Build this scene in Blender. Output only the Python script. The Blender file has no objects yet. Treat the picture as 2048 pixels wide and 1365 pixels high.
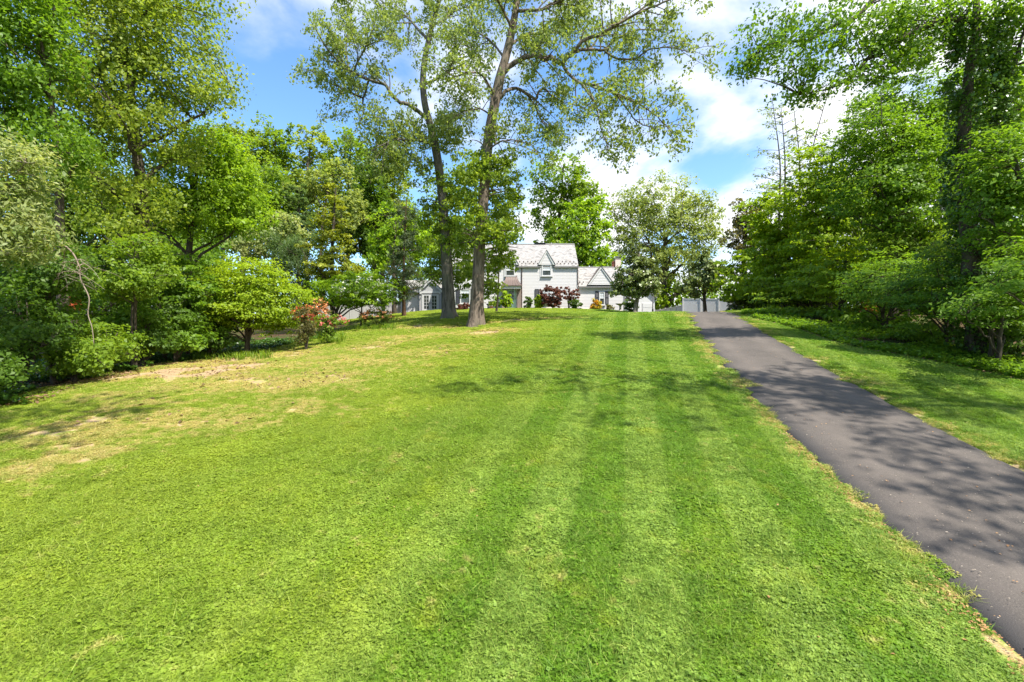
import bpy, math, random
import numpy as np

# ------------------------------------------------------------------ camera, world, sun
SC = bpy.context.scene
COL = SC.collection
R = math.radians
F = 1000.0          # focal length in photo pixels (photo 2048 wide)
CX, CY = 1024.0, 682.0
CZ = 3.4            # camera height

cam = bpy.data.cameras.new('camera')
cam.sensor_width = 36.0
cam.lens = 36.0 * F / 2048.0
cam.clip_start = 0.1
cam.clip_end = 3000
camo = bpy.data.objects.new('camera', cam)
COL.objects.link(camo)
camo.location = (0, 0, CZ)
camo.rotation_euler = (R(90), 0, 0)
SC.camera = camo

SUN_DIR = np.array([0.38, -0.38, 0.88])
SUN_DIR /= np.linalg.norm(SUN_DIR)
elev = math.asin(SUN_DIR[2])
azim = math.atan2(SUN_DIR[0], SUN_DIR[1])

world = bpy.data.worlds.new('World')
SC.world = world
world.use_nodes = True
wn, wl = world.node_tree.nodes, world.node_tree.links
wn.clear()
w_out = wn.new('ShaderNodeOutputWorld')
w_bg = wn.new('ShaderNodeBackground')
w_bg.inputs['Strength'].default_value = 0.15
sky = wn.new('ShaderNodeTexSky')
sky.sky_type = 'NISHITA'
sky.sun_disc = False
sky.sun_elevation = elev
sky.sun_rotation = azim
sky.altitude = 50
sky.air_density = 1.0
sky.dust_density = 0.3
sky.ozone_density = 2.5
w_hsv = wn.new('ShaderNodeHueSaturation')
w_hsv.inputs['Hue'].default_value = 0.500
w_hsv.inputs['Saturation'].default_value = 1.15
w_hsv.inputs['Value'].default_value = 0.92
wl.new(sky.outputs[0], w_hsv.inputs['Color'])
tc = wn.new('ShaderNodeTexCoord')
sep = wn.new('ShaderNodeSeparateXYZ')
wl.new(tc.outputs['Generated'], sep.inputs[0])


def wmath(op, a, b=None, c=None):
    n = wn.new('ShaderNodeMath'); n.operation = op
    for k, v in enumerate((a, b, c)):
        if v is None: continue
        if isinstance(v, (int, float)): n.inputs[k].default_value = v
        else: wl.new(v, n.inputs[k])
    return n.outputs[0]


den = wmath('ADD', wmath('MAXIMUM', sep.outputs['Z'], 0.0), 0.22)
cmb = wn.new('ShaderNodeCombineXYZ')
wl.new(wmath('DIVIDE', sep.outputs['X'], den), cmb.inputs[0])
wl.new(wmath('DIVIDE', sep.outputs['Y'], den), cmb.inputs[1])
cmb.inputs[2].default_value = 21.4
cn = wn.new('ShaderNodeTexNoise')
cn.inputs['Scale'].default_value = 1.5
cn.inputs['Detail'].default_value = 9.0
cn.inputs['Roughness'].default_value = 0.52
cn.inputs['Distortion'].default_value = 0.25
wl.new(cmb.outputs[0], cn.inputs['Vector'])
# a weather front: the cover grows towards the east (to the right)
cover = wmath('MULTIPLY_ADD', wmath('MINIMUM', wmath('MAXIMUM', sep.outputs['X'], -0.5), 0.6), 0.24, cn.outputs['Fac'])
cr = wn.new('ShaderNodeValToRGB')
cr.color_ramp.interpolation = 'EASE'
cr.color_ramp.elements[0].position = 0.465
cr.color_ramp.elements[0].color = (0, 0, 0, 1)
cr.color_ramp.elements[1].position = 0.64
cr.color_ramp.elements[1].color = (1, 1, 1, 1)
wl.new(cover, cr.inputs[0])
w_mix = wn.new('ShaderNodeMixRGB')
wl.new(cr.outputs[0], w_mix.inputs['Fac'])
wl.new(w_hsv.outputs[0], w_mix.inputs['Color1'])
w_mix.inputs['Color2'].default_value = (3.9, 3.95, 4.05, 1)
wl.new(w_mix.outputs[0], w_bg.inputs['Color'])
wl.new(w_bg.outputs[0], w_out.inputs[0])

sun = bpy.data.lights.new('sun', 'SUN')
sun.energy = 4.4
sun.angle = R(0.8)
sun.color = (1.0, 0.95, 0.86)
suno = bpy.data.objects.new('sun', sun)
COL.objects.link(suno)
suno.rotation_euler = (math.pi / 2 - elev, 0, math.pi - azim)   # set precisely below
from mathutils import Vector
suno.rotation_euler = Vector(SUN_DIR).to_track_quat('Z', 'Y').to_euler()
suno.location = (20, -20, 60)

SC.view_settings.view_transform = 'Standard'
SC.view_settings.look = 'None'
SC.view_settings.gamma = 1.0
SC.view_settings.use_curve_mapping = False
SC.view_settings.exposure = 1.25
SC.cycles.max_bounces = 8
SC.cycles.diffuse_bounces = 4
SC.cycles.transmission_bounces = 4
SC.cycles.transparent_max_bounces = 4
SC.cycles.caustics_reflective = False
SC.cycles.caustics_refractive = False
SC.cycles.sample_clamp_indirect = 6.0

RNG = np.random.default_rng(7)
random.seed(7)

# ------------------------------------------------------------------ terrain
_cp = []
for X in (-9, -4, 0, 4, 9, 14):
    for Y in (-6, 0, 4, 8, 12):
        if X == 14 and Y > 8: continue
        _cp.append((X, Y, 0.169 * Y))
for X in (0, 4, 8, 12):
    for Y in (16, 20, 24):
        _cp.append((X, Y, 0.169 * Y))


def _c(px, row, Y): return ((px - CX) * Y / F, Y, CZ + (CY - row) * Y / F)


_cp += [_c(1369, 625.5, 30.5), _c(1420, 625.5, 30.5), _c(1472, 625.5, 30.5), (11, 40, 5.42), (12, 60, 6.2), (18, 50, 5.7),
        (0, 30, 4.81), (0, 40, 5.66), (0, 54, 6.82), (6, 54, 6.80), (-7, 54, 6.75), (5, 40, 5.62), (5, 31, 4.95), (12.4, 54, 6.45),
        _c(952, 656, 28), _c(898, 637, 32), _c(808, 634, 44), _c(700, 641, 52), (-9.7, 60, 6.95), _c(492, 712, 24), _c(600, 690, 26),
        _c(720, 660, 33), (-14, 14, 2.05), (-20, 12, 1.9), (-25, 30, 3.3), (-30, 60, 5.0), (-40, 20, 1.6), (-12, 18, 2.45),
        (14.7, 14.3, 2.42), (15.4, 26.8, 4.53), (25, 30, 4.9), (30, 60, 6.2), (30, 10, 1.8), (0, 90, 7.2), (-40, 100, 6.2), (40, 100, 6.6),
        (-6, 20, 2.95), (-6, 26, 3.75), (-20, -6, -0.6), (20, -6, -0.8), (20, 20, 3.2), (-60, 50, 3.0), (60, 50, 5.0), (9, 33, 5.17)]
_cp = np.array(_cp, float)


def _phi(r): return np.where(r > 1e-9, r * r * np.log(np.maximum(r, 1e-9)), 0.0)


_n = len(_cp)
_Pm = np.c_[np.ones(_n), _cp[:, 0] / 30, _cp[:, 1] / 30]
_K = _phi(np.linalg.norm(_cp[:, None, :2] - _cp[None, :, :2], axis=2) / 30) + np.eye(_n) * 2e-4
_A = np.block([[_K, _Pm], [_Pm.T, np.zeros((3, 3))]])
_w = np.linalg.solve(_A, np.r_[_cp[:, 2], 0, 0, 0])


def gz(X, Y):
    X = np.atleast_1d(np.asarray(X, float)); Y = np.atleast_1d(np.asarray(Y, float))
    sh = np.broadcast(X, Y).shape
    x = np.clip(np.broadcast_to(X, sh).ravel(), -45, 45); y = np.clip(np.broadcast_to(Y, sh).ravel(), -6, 95)
    out = np.empty(len(x))
    for s in range(0, len(x), 20000):
        q = np.c_[x[s:s + 20000], y[s:s + 20000]]
        r = np.linalg.norm(q[:, None] - _cp[None, :, :2], axis=2) / 30
        out[s:s + 20000] = _phi(r) @ _w[:_n] + _w[_n] + q[:, 0] / 30 * _w[_n + 1] + q[:, 1] / 30 * _w[_n + 2]
    return out.reshape(sh)


def gz1(x, y): return float(gz(x, y)[0])


def P(px, row, Y):
    return np.array([(px - CX) * Y / F, Y, CZ + (CY - row) * Y / F])


_ts = np.r_[np.arange(2.0, 30, 0.1), np.arange(30, 100, 0.25)]


def hit(px, row):
    """where the sight line through a photo pixel meets the ground"""
    X = (px - CX) / F * _ts
    Z = CZ + (CY - row) / F * _ts
    d = Z - gz(X, _ts)
    i = np.argmax(d < 0) if (d < 0).any() else int(np.argmin(d))
    if i > 0 and d[i] < 0 and d[i - 1] > 0:
        t = _ts[i - 1] + (_ts[i] - _ts[i - 1]) * d[i - 1] / (d[i - 1] - d[i])
    else:
        t = _ts[i]
    x = (px - CX) / F * t
    return np.array([x, t, gz1(x, t)])


# driveway: left edge and right edge as functions of Y
_dY = np.array([-8, 0, 4.2, 8.8, 12, 18, 25, 30, 36, 44, 58])
_dO = np.array([0.4, 0.15, 0, -0.22, -0.37, -0.42, -0.25, 0, 0.2, 0.2, 0.2])


def drive_l(Y): return 3.33 + 0.234 * Y + np.interp(Y, _dY, _dO)
def drive_r(Y): return 6.51 + 0.234 * Y + np.interp(Y, _dY, _dO) - 0.05


# lawn outline on the left (photo pixels -> ground)
_left_px = [(0, 812), (60, 790), (140, 768), (250, 742), (330, 728), (420, 716), (500, 706), (560, 694), (620, 684), (670, 670), (700, 655), (740, 645), (770, 638)]
_left = np.array([hit(a, b) for a, b in _left_px])
_right_px = [(2047, 752), (1900, 722), (1800, 706), (1720, 690), (1640, 664), (1590, 650), (1540, 640), (1500, 629)]
_right = np.array([hit(a, b) for a, b in _right_px])


def lawn_left(Y): return np.interp(Y, _left[:, 1], _left[:, 0], left=_left[0, 0] - 0.5, right=-24)
def lawn_right(Y): return np.interp(Y, _right[:, 1], _right[:, 0], left=_right[0, 0], right=15)


def hash2(ix, iy, s):
    h = np.sin(ix * 127.1 + iy * 311.7 + s * 74.7) * 43758.5453
    return h - np.floor(h)


def vnoise(x, y, s=0):
    ix, iy = np.floor(x), np.floor(y); fx, fy = x - ix, y - iy
    fx = fx * fx * (3 - 2 * fx); fy = fy * fy * (3 - 2 * fy)
    a, b = hash2(ix, iy, s), hash2(ix + 1, iy, s); c, d = hash2(ix, iy + 1, s), hash2(ix + 1, iy + 1, s)
    return (a * (1 - fx) + b * fx) * (1 - fy) + (c * (1 - fx) + d * fx) * fy


def fbm(x, y, s=0, o=4):
    v, a, t = 0, 0.5, 0
    for k in range(o):
        v = v + a * vnoise(x * 2 ** k, y * 2 ** k, s + k); t += a; a *= 0.5
    return v / t


# worn, dry places of the lawn: (px, row, rx, ry, amount)
_dry = [(400, 743, 160, 12, 1.5), (540, 765, 170, 22, .85), (330, 790, 150, 24, .55), (640, 752, 90, 16, .9), (120, 865, 190, 34, .75), (360, 842, 150, 26, .75),
        (560, 812, 130, 20, .6), (40, 940, 110, 36, .7), (760, 690, 90, 9, .75), (850, 672, 80, 6, .8), (700, 722, 130, 16, .62), (870, 704, 130, 13, .62),
        (990, 662, 60, 6, .9), (1050, 640, 90, 4, .85), (900, 655, 60, 5, .8), (600, 708, 80, 8, .55), (820, 655, 60, 4, .7), (800, 740, 90, 14, .4),
        (980, 690, 70, 8, .4), (1120, 735, 90, 8, .25), (460, 722, 150, 9, 1.0), (200, 900, 120, 20, .4)]
_dryw = []
for (a, b, rx, ry, s) in _dry:
    c = hit(a, b)
    f = hit(a, max(b - ry, 628)); n = hit(a, b + ry)
    _dryw.append((c[0], c[1], rx * c[1] / F, max(0.5, abs(f[1] - n[1]) / 2), s))


def dryness(X, Y):
    m = np.zeros_like(X)
    for (cx, cy, sx, sy, s) in _dryw:
        m = np.maximum(m, s * np.exp(-(((X - cx) / sx) ** 2 + ((Y - cy) / sy) ** 2) * 0.8))
    n = fbm(X * 0.9, Y * 0.9, 3, 5)
    left = np.clip((-X - 0.5) / 9, 0, 1) * np.clip((Y - 5) / 6, 0, 1) * 0.22
    d = m * (0.26 + 1.25 * n) + left * n * 1.4 + 0.10 * (n - 0.4)
    u = (drive_l(Y) - X)
    edge = np.exp(-np.abs(u - 0.1) / 0.16) * 0.75 + np.exp(-np.abs(X - drive_r(Y) - 0.1) / 0.2) * 0.7
    return np.clip(np.maximum(d, edge * (0.5 + n)), 0, 1.2)


def in_lawn(X, Y):
    e = 0.5 * (fbm(X * 0.8, Y * 0.8, 11, 3) - 0.5)
    a = (X > lawn_left(Y) + e) & (X < lawn_right(Y) + e * 2)
    d = (X > drive_l(Y) - 0.04 + 0.12 * (fbm(X * 2, Y * 2, 5, 2) - .5)) & (X < drive_r(Y) + 0.04)
    return a & ~d & (Y < 53.6 - 0.6 * (X > 4.5))


# ------------------------------------------------------------------ materials
def newmat(name):
    m = bpy.data.materials.new(name); m.use_nodes = True
    nt = m.node_tree; nt.nodes.clear()
    o = nt.nodes.new('ShaderNodeOutputMaterial')
    return m, nt, nt.nodes, nt.links, o


def N(nt, t, **kw):
    n = nt.nodes.new(t)
    for k, v in kw.items():
        setattr(n, k, v)
    return n


def noise(nt, scale, detail=4, rough=0.55, vec=None, dist=0.0):
    n = N(nt, 'ShaderNodeTexNoise')
    n.inputs['Scale'].default_value = scale; n.inputs['Detail'].default_value = detail
    n.inputs['Roughness'].default_value = rough; n.inputs['Distortion'].default_value = dist
    if vec is not None: nt.links.new(vec, n.inputs['Vector'])
    return n.outputs['Fac']


def ramp(nt, fac, stops):
    n = N(nt, 'ShaderNodeValToRGB')
    el = n.color_ramp.elements
    while len(el) < len(stops): el.new(0.5)
    for e, (p, c) in zip(el, stops):
        e.position = p; e.color = (*c, 1) if len(c) == 3 else c
    nt.links.new(fac, n.inputs[0])
    return n.outputs[0]


def mix(nt, fac, a, b, mode='MIX'):
    n = N(nt, 'ShaderNodeMixRGB', blend_type=mode)
    for k, v in enumerate((fac, a, b)):
        s = n.inputs[k]
        if isinstance(v, (int, float)): s.default_value = v
        elif isinstance(v, tuple): s.default_value = (*v, 1) if len(v) == 3 else v
        else: nt.links.new(v, s)
    return n.outputs[0]


def mth(nt, op, a, b=None, c=None, clamp=False):
    n = N(nt, 'ShaderNodeMath', operation=op, use_clamp=clamp)
    for k, v in enumerate((a, b, c)):
        if v is None: continue
        if isinstance(v, (int, float)): n.inputs[k].default_value = v
        else: nt.links.new(v, n.inputs[k])
    return n.outputs[0]


def bump(nt, h, strength, dist):
    n = N(nt, 'ShaderNodeBump')
    n.inputs['Strength'].default_value = strength; n.inputs['Distance'].default_value = dist
    nt.links.new(h, n.inputs['Height'])
    return n.outputs[0]


def principled(nt, out, color, rough=0.6, spec=0.5, normal=None, metal=0.0):
    b = N(nt, 'ShaderNodeBsdfPrincipled')
    if isinstance(color, tuple): b.inputs['Base Color'].default_value = (*color, 1)
    else: nt.links.new(color, b.inputs['Base Color'])
    if isinstance(rough, (int, float)): b.inputs['Roughness'].default_value = rough
    else: nt.links.new(rough, b.inputs['Roughness'])
    b.inputs['Specular IOR Level'].default_value = spec
    b.inputs['Metallic'].default_value = metal
    if normal is not None: nt.links.new(normal, b.inputs['Normal'])
    if out is not None: nt.links.new(b.outputs[0], out.inputs[0])
    return b


_lm = {}


def leaf_mat(name, c1, c2, trans=0.50, spec=0.35, rough=0.5, boost=1.5):
    if name in _lm: return _lm[name]
    m, nt, nd, lk, out = newmat(name)
    at = N(nt, 'ShaderNodeAttribute', attribute_name='t')
    col = mix(nt, at.outputs['Fac'], c1, c2)
    b = principled(nt, None, col, rough, spec)
    tr = N(nt, 'ShaderNodeBsdfTranslucent')
    tcol = mix(nt, 1.0, col, (boost * 1.05, boost * 1.0, boost * 0.55), 'MULTIPLY')
    lk.new(tcol, tr.inputs['Color'])
    ms = N(nt, 'ShaderNodeMixShader'); ms.inputs[0].default_value = trans
    lk.new(b.outputs[0], ms.inputs[1]); lk.new(tr.outputs[0], ms.inputs[2]); lk.new(ms.outputs[0], out.inputs[0])
    _lm[name] = m
    return m


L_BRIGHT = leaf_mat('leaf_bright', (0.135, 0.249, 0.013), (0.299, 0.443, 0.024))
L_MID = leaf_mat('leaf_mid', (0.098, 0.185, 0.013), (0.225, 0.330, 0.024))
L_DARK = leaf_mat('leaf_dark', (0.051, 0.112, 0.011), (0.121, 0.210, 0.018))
L_TULIP = leaf_mat('leaf_tulip', (.130, .215, .014), (.290, .350, .045))
L_OAK = leaf_mat('leaf_oak', (.120, .185, .034), (.275, .340, .090))
L_OAKLOW = leaf_mat('leaf_oak_low', (.110, .195, .016), (.250, .330, .036))
L_CREAM = leaf_mat('leaf_cream', (.085, .165, .022), (.40, .43, .18))
L_YELLOW = leaf_mat('leaf_yellow', (0.182, 0.287, 0.013), (0.319, 0.421, 0.022))
L_OLIVE = leaf_mat('leaf_olive', (.165, .235, .042), (.315, .365, .095))
L_PINE = leaf_mat('leaf_pine', (0.046, 0.079, 0.031), (0.111, 0.152, 0.061), trans=.25)
L_GOLDCON = leaf_mat('leaf_conifer', (.190, .240, .016), (.340, .370, .030), trans=.3)
L_FOREST = leaf_mat('leaf_forest', (.085, .180, .012), (.185, .310, .022))
L_FORESTY = leaf_mat('leaf_forest_yellow', (.160, .265, .010), (.290, .400, .016))
L_BLUE = leaf_mat('leaf_bluegreen', (0.058, 0.116, 0.033), (0.143, 0.220, 0.072))
L_IVY = leaf_mat('leaf_ivy', (0.036, 0.095, 0.011), (0.101, 0.190, 0.022), trans=.2, spec=.5, rough=.35)
L_BURG = leaf_mat('leaf_burgundy', (.085, .035, .030), (.210, .080, .062))
L_GOLD = leaf_mat('leaf_gold', (0.260, 0.305, 0.017), (0.650, 0.293, 0.022))
L_LIME = leaf_mat('leaf_lime', (0.169, 0.281, 0.011), (0.338, 0.464, 0.017))
L_BOX = leaf_mat('leaf_boxwood', (0.052, 0.104, 0.015), (0.117, 0.195, 0.033))
L_HOLLY = leaf_mat('leaf_holly', (.085, .130, .028), (.235, .285, .085), trans=.2, spec=.5, rough=.35)
L_BROWN = leaf_mat('leaf_bronze', (.085, .090, .030), (.190, .175, .065))
F_RED = leaf_mat('petal_red', (.55, .09, .04), (.72, .22, .08), trans=.3, boost=1.0)
F_PINK = leaf_mat('petal_pink', (.62, .07, .12), (.78, .26, .22), trans=.3, boost=1.0)
F_ORANGE = leaf_mat('petal_orange', (.65, .20, .08), (.75, .40, .18), trans=.3, boost=1.0)
F_WHITE = leaf_mat('petal_white', (.60, .62, .45), (.80, .80, .68), trans=.3, boost=1.0)
F_LITTER = leaf_mat('litter', (.10, .060, .030), (.32, .20, .11), trans=.1, boost=1.0)
F_CHAFF = leaf_mat('chaff', (.22, .17, .12), (.50, .44, .36), trans=.1, boost=1.0)
F_DEADLEAF = leaf_mat('dead_leaf', (.28, .13, .05), (.50, .30, .13), trans=.15, boost=1.0)


def bark_mat(name, c1, c2, scale=1.0, moss=None):
    m, nt, nd, lk, out = newmat(name)
    g = N(nt, 'ShaderNodeTexCoord')
    mp = N(nt, 'ShaderNodeMapping'); mp.inputs['Scale'].default_value = (4.5 * scale, 4.5 * scale, .8 * scale)
    lk.new(g.outputs['Object'], mp.inputs[0])
    n1 = noise(nt, 1.6, 8, .65, mp.outputs[0], .6)
    n2 = noise(nt, .6, 3, .5, g.outputs['Object'])
    col = ramp(nt, n1, [(.40, c1), (.58, c2)])
    col = mix(nt, mth(nt, 'MULTIPLY', n2, .6), col, tuple(.55 * (a + b) / 2 for a, b in zip(c1, c2)))
    if moss: col = mix(nt, ramp(nt, noise(nt, .9, 5, .6, g.outputs['Object']), [(.5, (0, 0, 0)), (.66, (.55, .55, .55))]), col, moss)
    principled(nt, out, col, .9, .2, bump(nt, n1, .9, .06))
    return m


B_OAK = bark_mat('bark_oak', (.052, .040, .031), (.25, .195, .152), moss=(.13, .12, .075))
B_OAK2 = bark_mat('bark_oak_grey', (.060, .055, .045), (.18, .16, .13), moss=(.10, .12, .06))
B_DARK = bark_mat('bark_dark', (.035, .028, .020), (.11, .09, .065), moss=(.07, .08, .035))
B_PINE = bark_mat('bark_pine', (.06, .035, .022), (.19, .105, .065))
B_PALE = bark_mat('bark_pale', (.17, .14, .11), (.36, .31, .25))

# grass / ground colours share one recipe driven by world position


def lawn_color(nt, dry, rnd=None):
    geo = N(nt, 'ShaderNodeNewGeometry')
    pos = geo.outputs['Position']
    s = N(nt, 'ShaderNodeSeparateXYZ'); nt.links.new(pos, s.inputs[0])
    u = mth(nt, 'MULTIPLY_ADD', s.outputs['Y'], -0.234, s.outputs['X'])
    uw = mth(nt, 'MULTIPLY_ADD', noise(nt, .3, 2, .5, pos), 0.16, u)
    stripe = mth(nt, 'SINE', mth(nt, 'MULTIPLY', uw, 2 * math.pi / 1.33))  # mowing stripes: sheen of the blades' lean, put into the lawn colour
    stripe = mth(nt, 'MULTIPLY_ADD', stripe, 2.6, 0.5, clamp=True)
    fade = ramp(nt, mth(nt, 'MULTIPLY_ADD', u, 1 / 7., .72), [(.0, (0.15,) * 3), (.5, (1,) * 3)])
    n1 = noise(nt, .55, 5, .6, pos)
    n2 = noise(nt, 4.5, 4, .6, pos)
    base = ramp(nt, n1, [(.30, (.120, .245, .016)), (.50, (.180, .315, .020)), (.70, (.270, .370, .028))])
    base = mix(nt, mth(nt, 'MULTIPLY', stripe, mth(nt, 'MULTIPLY', fade, .48)), base, (.34, .45, .10))
    base = mix(nt, mth(nt, 'MULTIPLY', mth(nt, 'SUBTRACT', 1.0, stripe), mth(nt, 'MULTIPLY', fade, .26)), base, (.085, .215, .012))
    base = mix(nt, ramp(nt, n2, [(.38, (.55,) * 3), (.56, (0,) * 3)]), base, (.095, .185, .016))
    base = mix(nt, ramp(nt, noise(nt, 10, 3, .6, pos), [(.36, (.6,) * 3), (.52, (0,) * 3)]), base, (.085, .165, .014))
    base = mix(nt, ramp(nt, noise(nt, 1.7, 4, .6, pos), [(.58, (0,) * 3), (.75, (.55,) * 3)]), base, (.31, .36, .030))
    dn = mth(nt, 'ADD', dry, mth(nt, 'MULTIPLY', mth(nt, 'SUBTRACT', n2, .5), 1.9))
    dn = mth(nt, 'ADD', dn, mth(nt, 'MULTIPLY', mth(nt, 'SUBTRACT', noise(nt, 1.6, 3, .5, pos), .5), .9))
    thin = ramp(nt, mth(nt, 'MULTIPLY_ADD', uw, -.12, mth(nt, 'MULTIPLY_ADD', n1, .5, -.05)), [(.25, (0,) * 3), (1.0, (.48,) * 3)])
    base = mix(nt, thin, base, (.345, .385, .040))
    yel = ramp(nt, dn, [(.28, (0,) * 3), (.68, (.92,) * 3)])
    c = mix(nt, yel, base, mix(nt, noise(nt, 2.3, 5, .65, pos), (.44, .41, .085), (.56, .43, .22)))
    if rnd is not None:
        c = mix(nt, ramp(nt, rnd, [(.0, (.7,) * 3), (.4, (0,) * 3)]), c, (.060, .14, .012))
        c = mix(nt, ramp(nt, rnd, [(.70, (0,) * 3), (1., (.75,) * 3)]), c, (.46, .54, .12))
    return c, pos, dn


M_GRASS, nt, nd, lk, out = newmat('grass_blades')
a_t = N(nt, 'ShaderNodeAttribute', attribute_name='t')
a_d = N(nt, 'ShaderNodeAttribute', attribute_name='dry', attribute_type='INSTANCER')
gc, _, _ = lawn_color(nt, a_d.outputs['Fac'], a_t.outputs['Fac'])
b = principled(nt, None, gc, .55, .25)
tr = N(nt, 'ShaderNodeBsdfTranslucent'); lk.new(mix(nt, 1.0, gc, (1.35, 1.3, .7), 'MULTIPLY'), tr.inputs[0])
ms = N(nt, 'ShaderNodeMixShader'); ms.inputs[0].default_value = .4
lk.new(b.outputs[0], ms.inputs[1]); lk.new(tr.outputs[0], ms.inputs[2]); lk.new(ms.outputs[0], out.inputs[0])

M_GROUND, nt, nd, lk, out = newmat('lawn_ground')
a_d = N(nt, 'ShaderNodeAttribute', attribute_name='dry')
a_f = N(nt, 'ShaderNodeAttribute', attribute_name='floor')
gc, pos, dn = lawn_color(nt, a_d.outputs['Fac'])
fine = noise(nt, 38, 5, .7, pos)
gc = mix(nt, ramp(nt, fine, [(.35, (.75,) * 3), (.6, (0,) * 3)]), gc, (.035, .075, .010))
soil = ramp(nt, noise(nt, 7, 6, .65, pos), [(.3, (.22, .14, .080)), (.55, (.40, .28, .165)), (.75, (.52, .40, .26))])
gc = mix(nt, ramp(nt, dn, [(.50, (0,) * 3), (.85, (.92,) * 3)]), gc, soil)
litter = ramp(nt, noise(nt, 11, 6, .7, pos), [(.3, (.030, .022, .012)), (.5, (.075, .050, .026)), (.7, (.17, .10, .055))])
litter = mix(nt, ramp(nt, noise(nt, 1.1, 4, .6, pos), [(.45, (0,) * 3), (.6, (.8,) * 3)]), litter, (.035, .065, .012))
gc = mix(nt, a_f.outputs['Fac'], gc, litter)
principled(nt, out, gc, .95, .1, bump(nt, fine, .8, .03))

M_ASPHALT, nt, nd, lk, out = newmat('asphalt')
geo = N(nt, 'ShaderNodeNewGeometry'); pos = geo.outputs['Position']
a_e = N(nt, 'ShaderNodeAttribute', attribute_name='edge')
sp = noise(nt, 55, 4, .8, pos)
col = ramp(nt, noise(nt, .6, 5, .6, pos), [(.3, (.076, .065, .056)), (.7, (.110, .093, .080))])
col = mix(nt, ramp(nt, sp, [(.3, (.85,) * 3), (.48, (0,) * 3)]), col, (.030, .027, .026))
col = mix(nt, ramp(nt, sp, [(.58, (0,) * 3), (.72, (.9,) * 3)]), col, (.26, .225, .195))
col = mix(nt, ramp(nt, noise(nt, 3.0, 5, .65, pos), [(.55, (0,) * 3), (.72, (.35,) * 3)]), col, (.10, .08, .073))
a_l = N(nt, 'ShaderNodeAttribute', attribute_name='lat')
trk = ramp(nt, a_l.outputs['Fac'], [(.10, (0,) * 3), (.27, (.5,) * 3), (.42, (0,) * 3), (.60, (0,) * 3), (.75, (.5,) * 3), (.90, (0,) * 3)])
col = mix(nt, mth(nt, 'MULTIPLY', trk, noise(nt, 1.2, 4, .6, pos)), col, (.165, .137, .115))
col = mix(nt, ramp(nt, noise(nt, .9, 6, .7, pos, .8), [(.60, (0,) * 3), (.70, (.30,) * 3)]), col, (.050, .045, .042))
col = mix(nt, a_e.outputs['Fac'], col, (.040, .037, .036))
principled(nt, out, col, .85, .3, bump(nt, sp, .7, .012))


def simple_mat(name, c, rough=.6, spec=.4, metal=0., var=.12, scale=3.0, bumpy=0.0):
    m, nt, nd, lk, out = newmat(name)
    g = N(nt, 'ShaderNodeTexCoord')
    n = noise(nt, scale, 6, .6, g.outputs['Object'])
    col = mix(nt, n, tuple(x * (1 - var) for x in c), tuple(min(1, x * (1 + var)) for x in c))
    principled(nt, out, col, rough, spec, bump(nt, n, bumpy, .02) if bumpy else None, metal)
    return m


M_SIDING = simple_mat('painted_siding', (.55, .535, .535), .55, .3, var=.05, scale=1.2)
M_GREYWALL = simple_mat('grey_painted_wall', (.38, .37, .37), .6, .3, var=.06)  # porch wall of the left wing, a darker grey than the siding
M_WHITE = simple_mat('white_paint', (.52, .52, .515), .45, .4, var=.03)
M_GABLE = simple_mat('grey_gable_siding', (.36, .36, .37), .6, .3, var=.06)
M_BLACK = simple_mat('black_shutter', (.030, .032, .040), .45, .4, var=.15)
M_COPPER = simple_mat('aged_copper', (.16, .12, .105), .5, .4, .35, var=.25, scale=2.)
M_DOWN = simple_mat('bronze_downspout', (.095, .065, .055), .5, .4, .2, var=.15)
M_GUTTER = simple_mat('grey_gutter', (.20, .19, .18), .5, .4, .2, var=.1)
M_MINT = simple_mat('mint_door_paint', (.42, .62, .54), .4, .4, var=.04)
M_VINYL = simple_mat('white_vinyl', (.64, .63, .62), .5, .4, var=.05)
M_FENCEG = simple_mat('grey_fence_board', (.44, .42, .41), .7, .2, var=.1)
M_STONE = simple_mat('pale_stone', (.42, .37, .32), .85, .2, var=.25, scale=9, bumpy=.5)
M_BRICKLIT = simple_mat('sunlit_brick', (.62, .50, .44), .85, .2, var=.2, scale=6, bumpy=.4)  # chimney front: its sunny brightness is put into the brick colour
M_BRICKSHADE = simple_mat('shaded_red_brick', (.32, .12, .07), .85, .2, var=.25, scale=6)  # same brick for the chimney's left face, shade put into the colour
M_METALB = simple_mat('black_metal', (.022, .022, .025), .4, .5, .4, var=.1)
M_BIN = simple_mat('dark_plastic', (.018, .022, .030), .45, .4, var=.1)
M_BOARD = simple_mat('brown_board', (.24, .19, .165), .7, .2, var=.2, scale=5)
M_TERRA = simple_mat('terracotta', (.20, .10, .06), .8, .2, var=.15)
M_TWIG = simple_mat('dead_wood', (.24, .19, .15), .9, .2, var=.3, scale=9)
M_PANEL = simple_mat('grey_vinyl', (.30, .295, .29), .6, .3, var=.08)
M_NWALL = simple_mat('dull_wall', (.20, .20, .20), .8, .2, var=.1)
M_ROOFN = simple_mat('grey_shingle', (.45, .44, .46), .8, .2, var=.15, scale=6)

M_GLASS, nt, nd, lk, out = newmat('window_glass')
g = N(nt, 'ShaderNodeTexCoord')
n = noise(nt, 1.3, 3, .5, g.outputs['Object'])
col = ramp(nt, n, [(.35, (.025, .03, .03)), (.7, (.07, .08, .08))])
principled(nt, out, col, .06, .8)
M_PALEGLASS, nt, nd, lk, out = newmat('pale_glass')  # white reflection in the upper sashes is put into the base colour
principled(nt, out, (.55, .58, .60), .15, .7)

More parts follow.
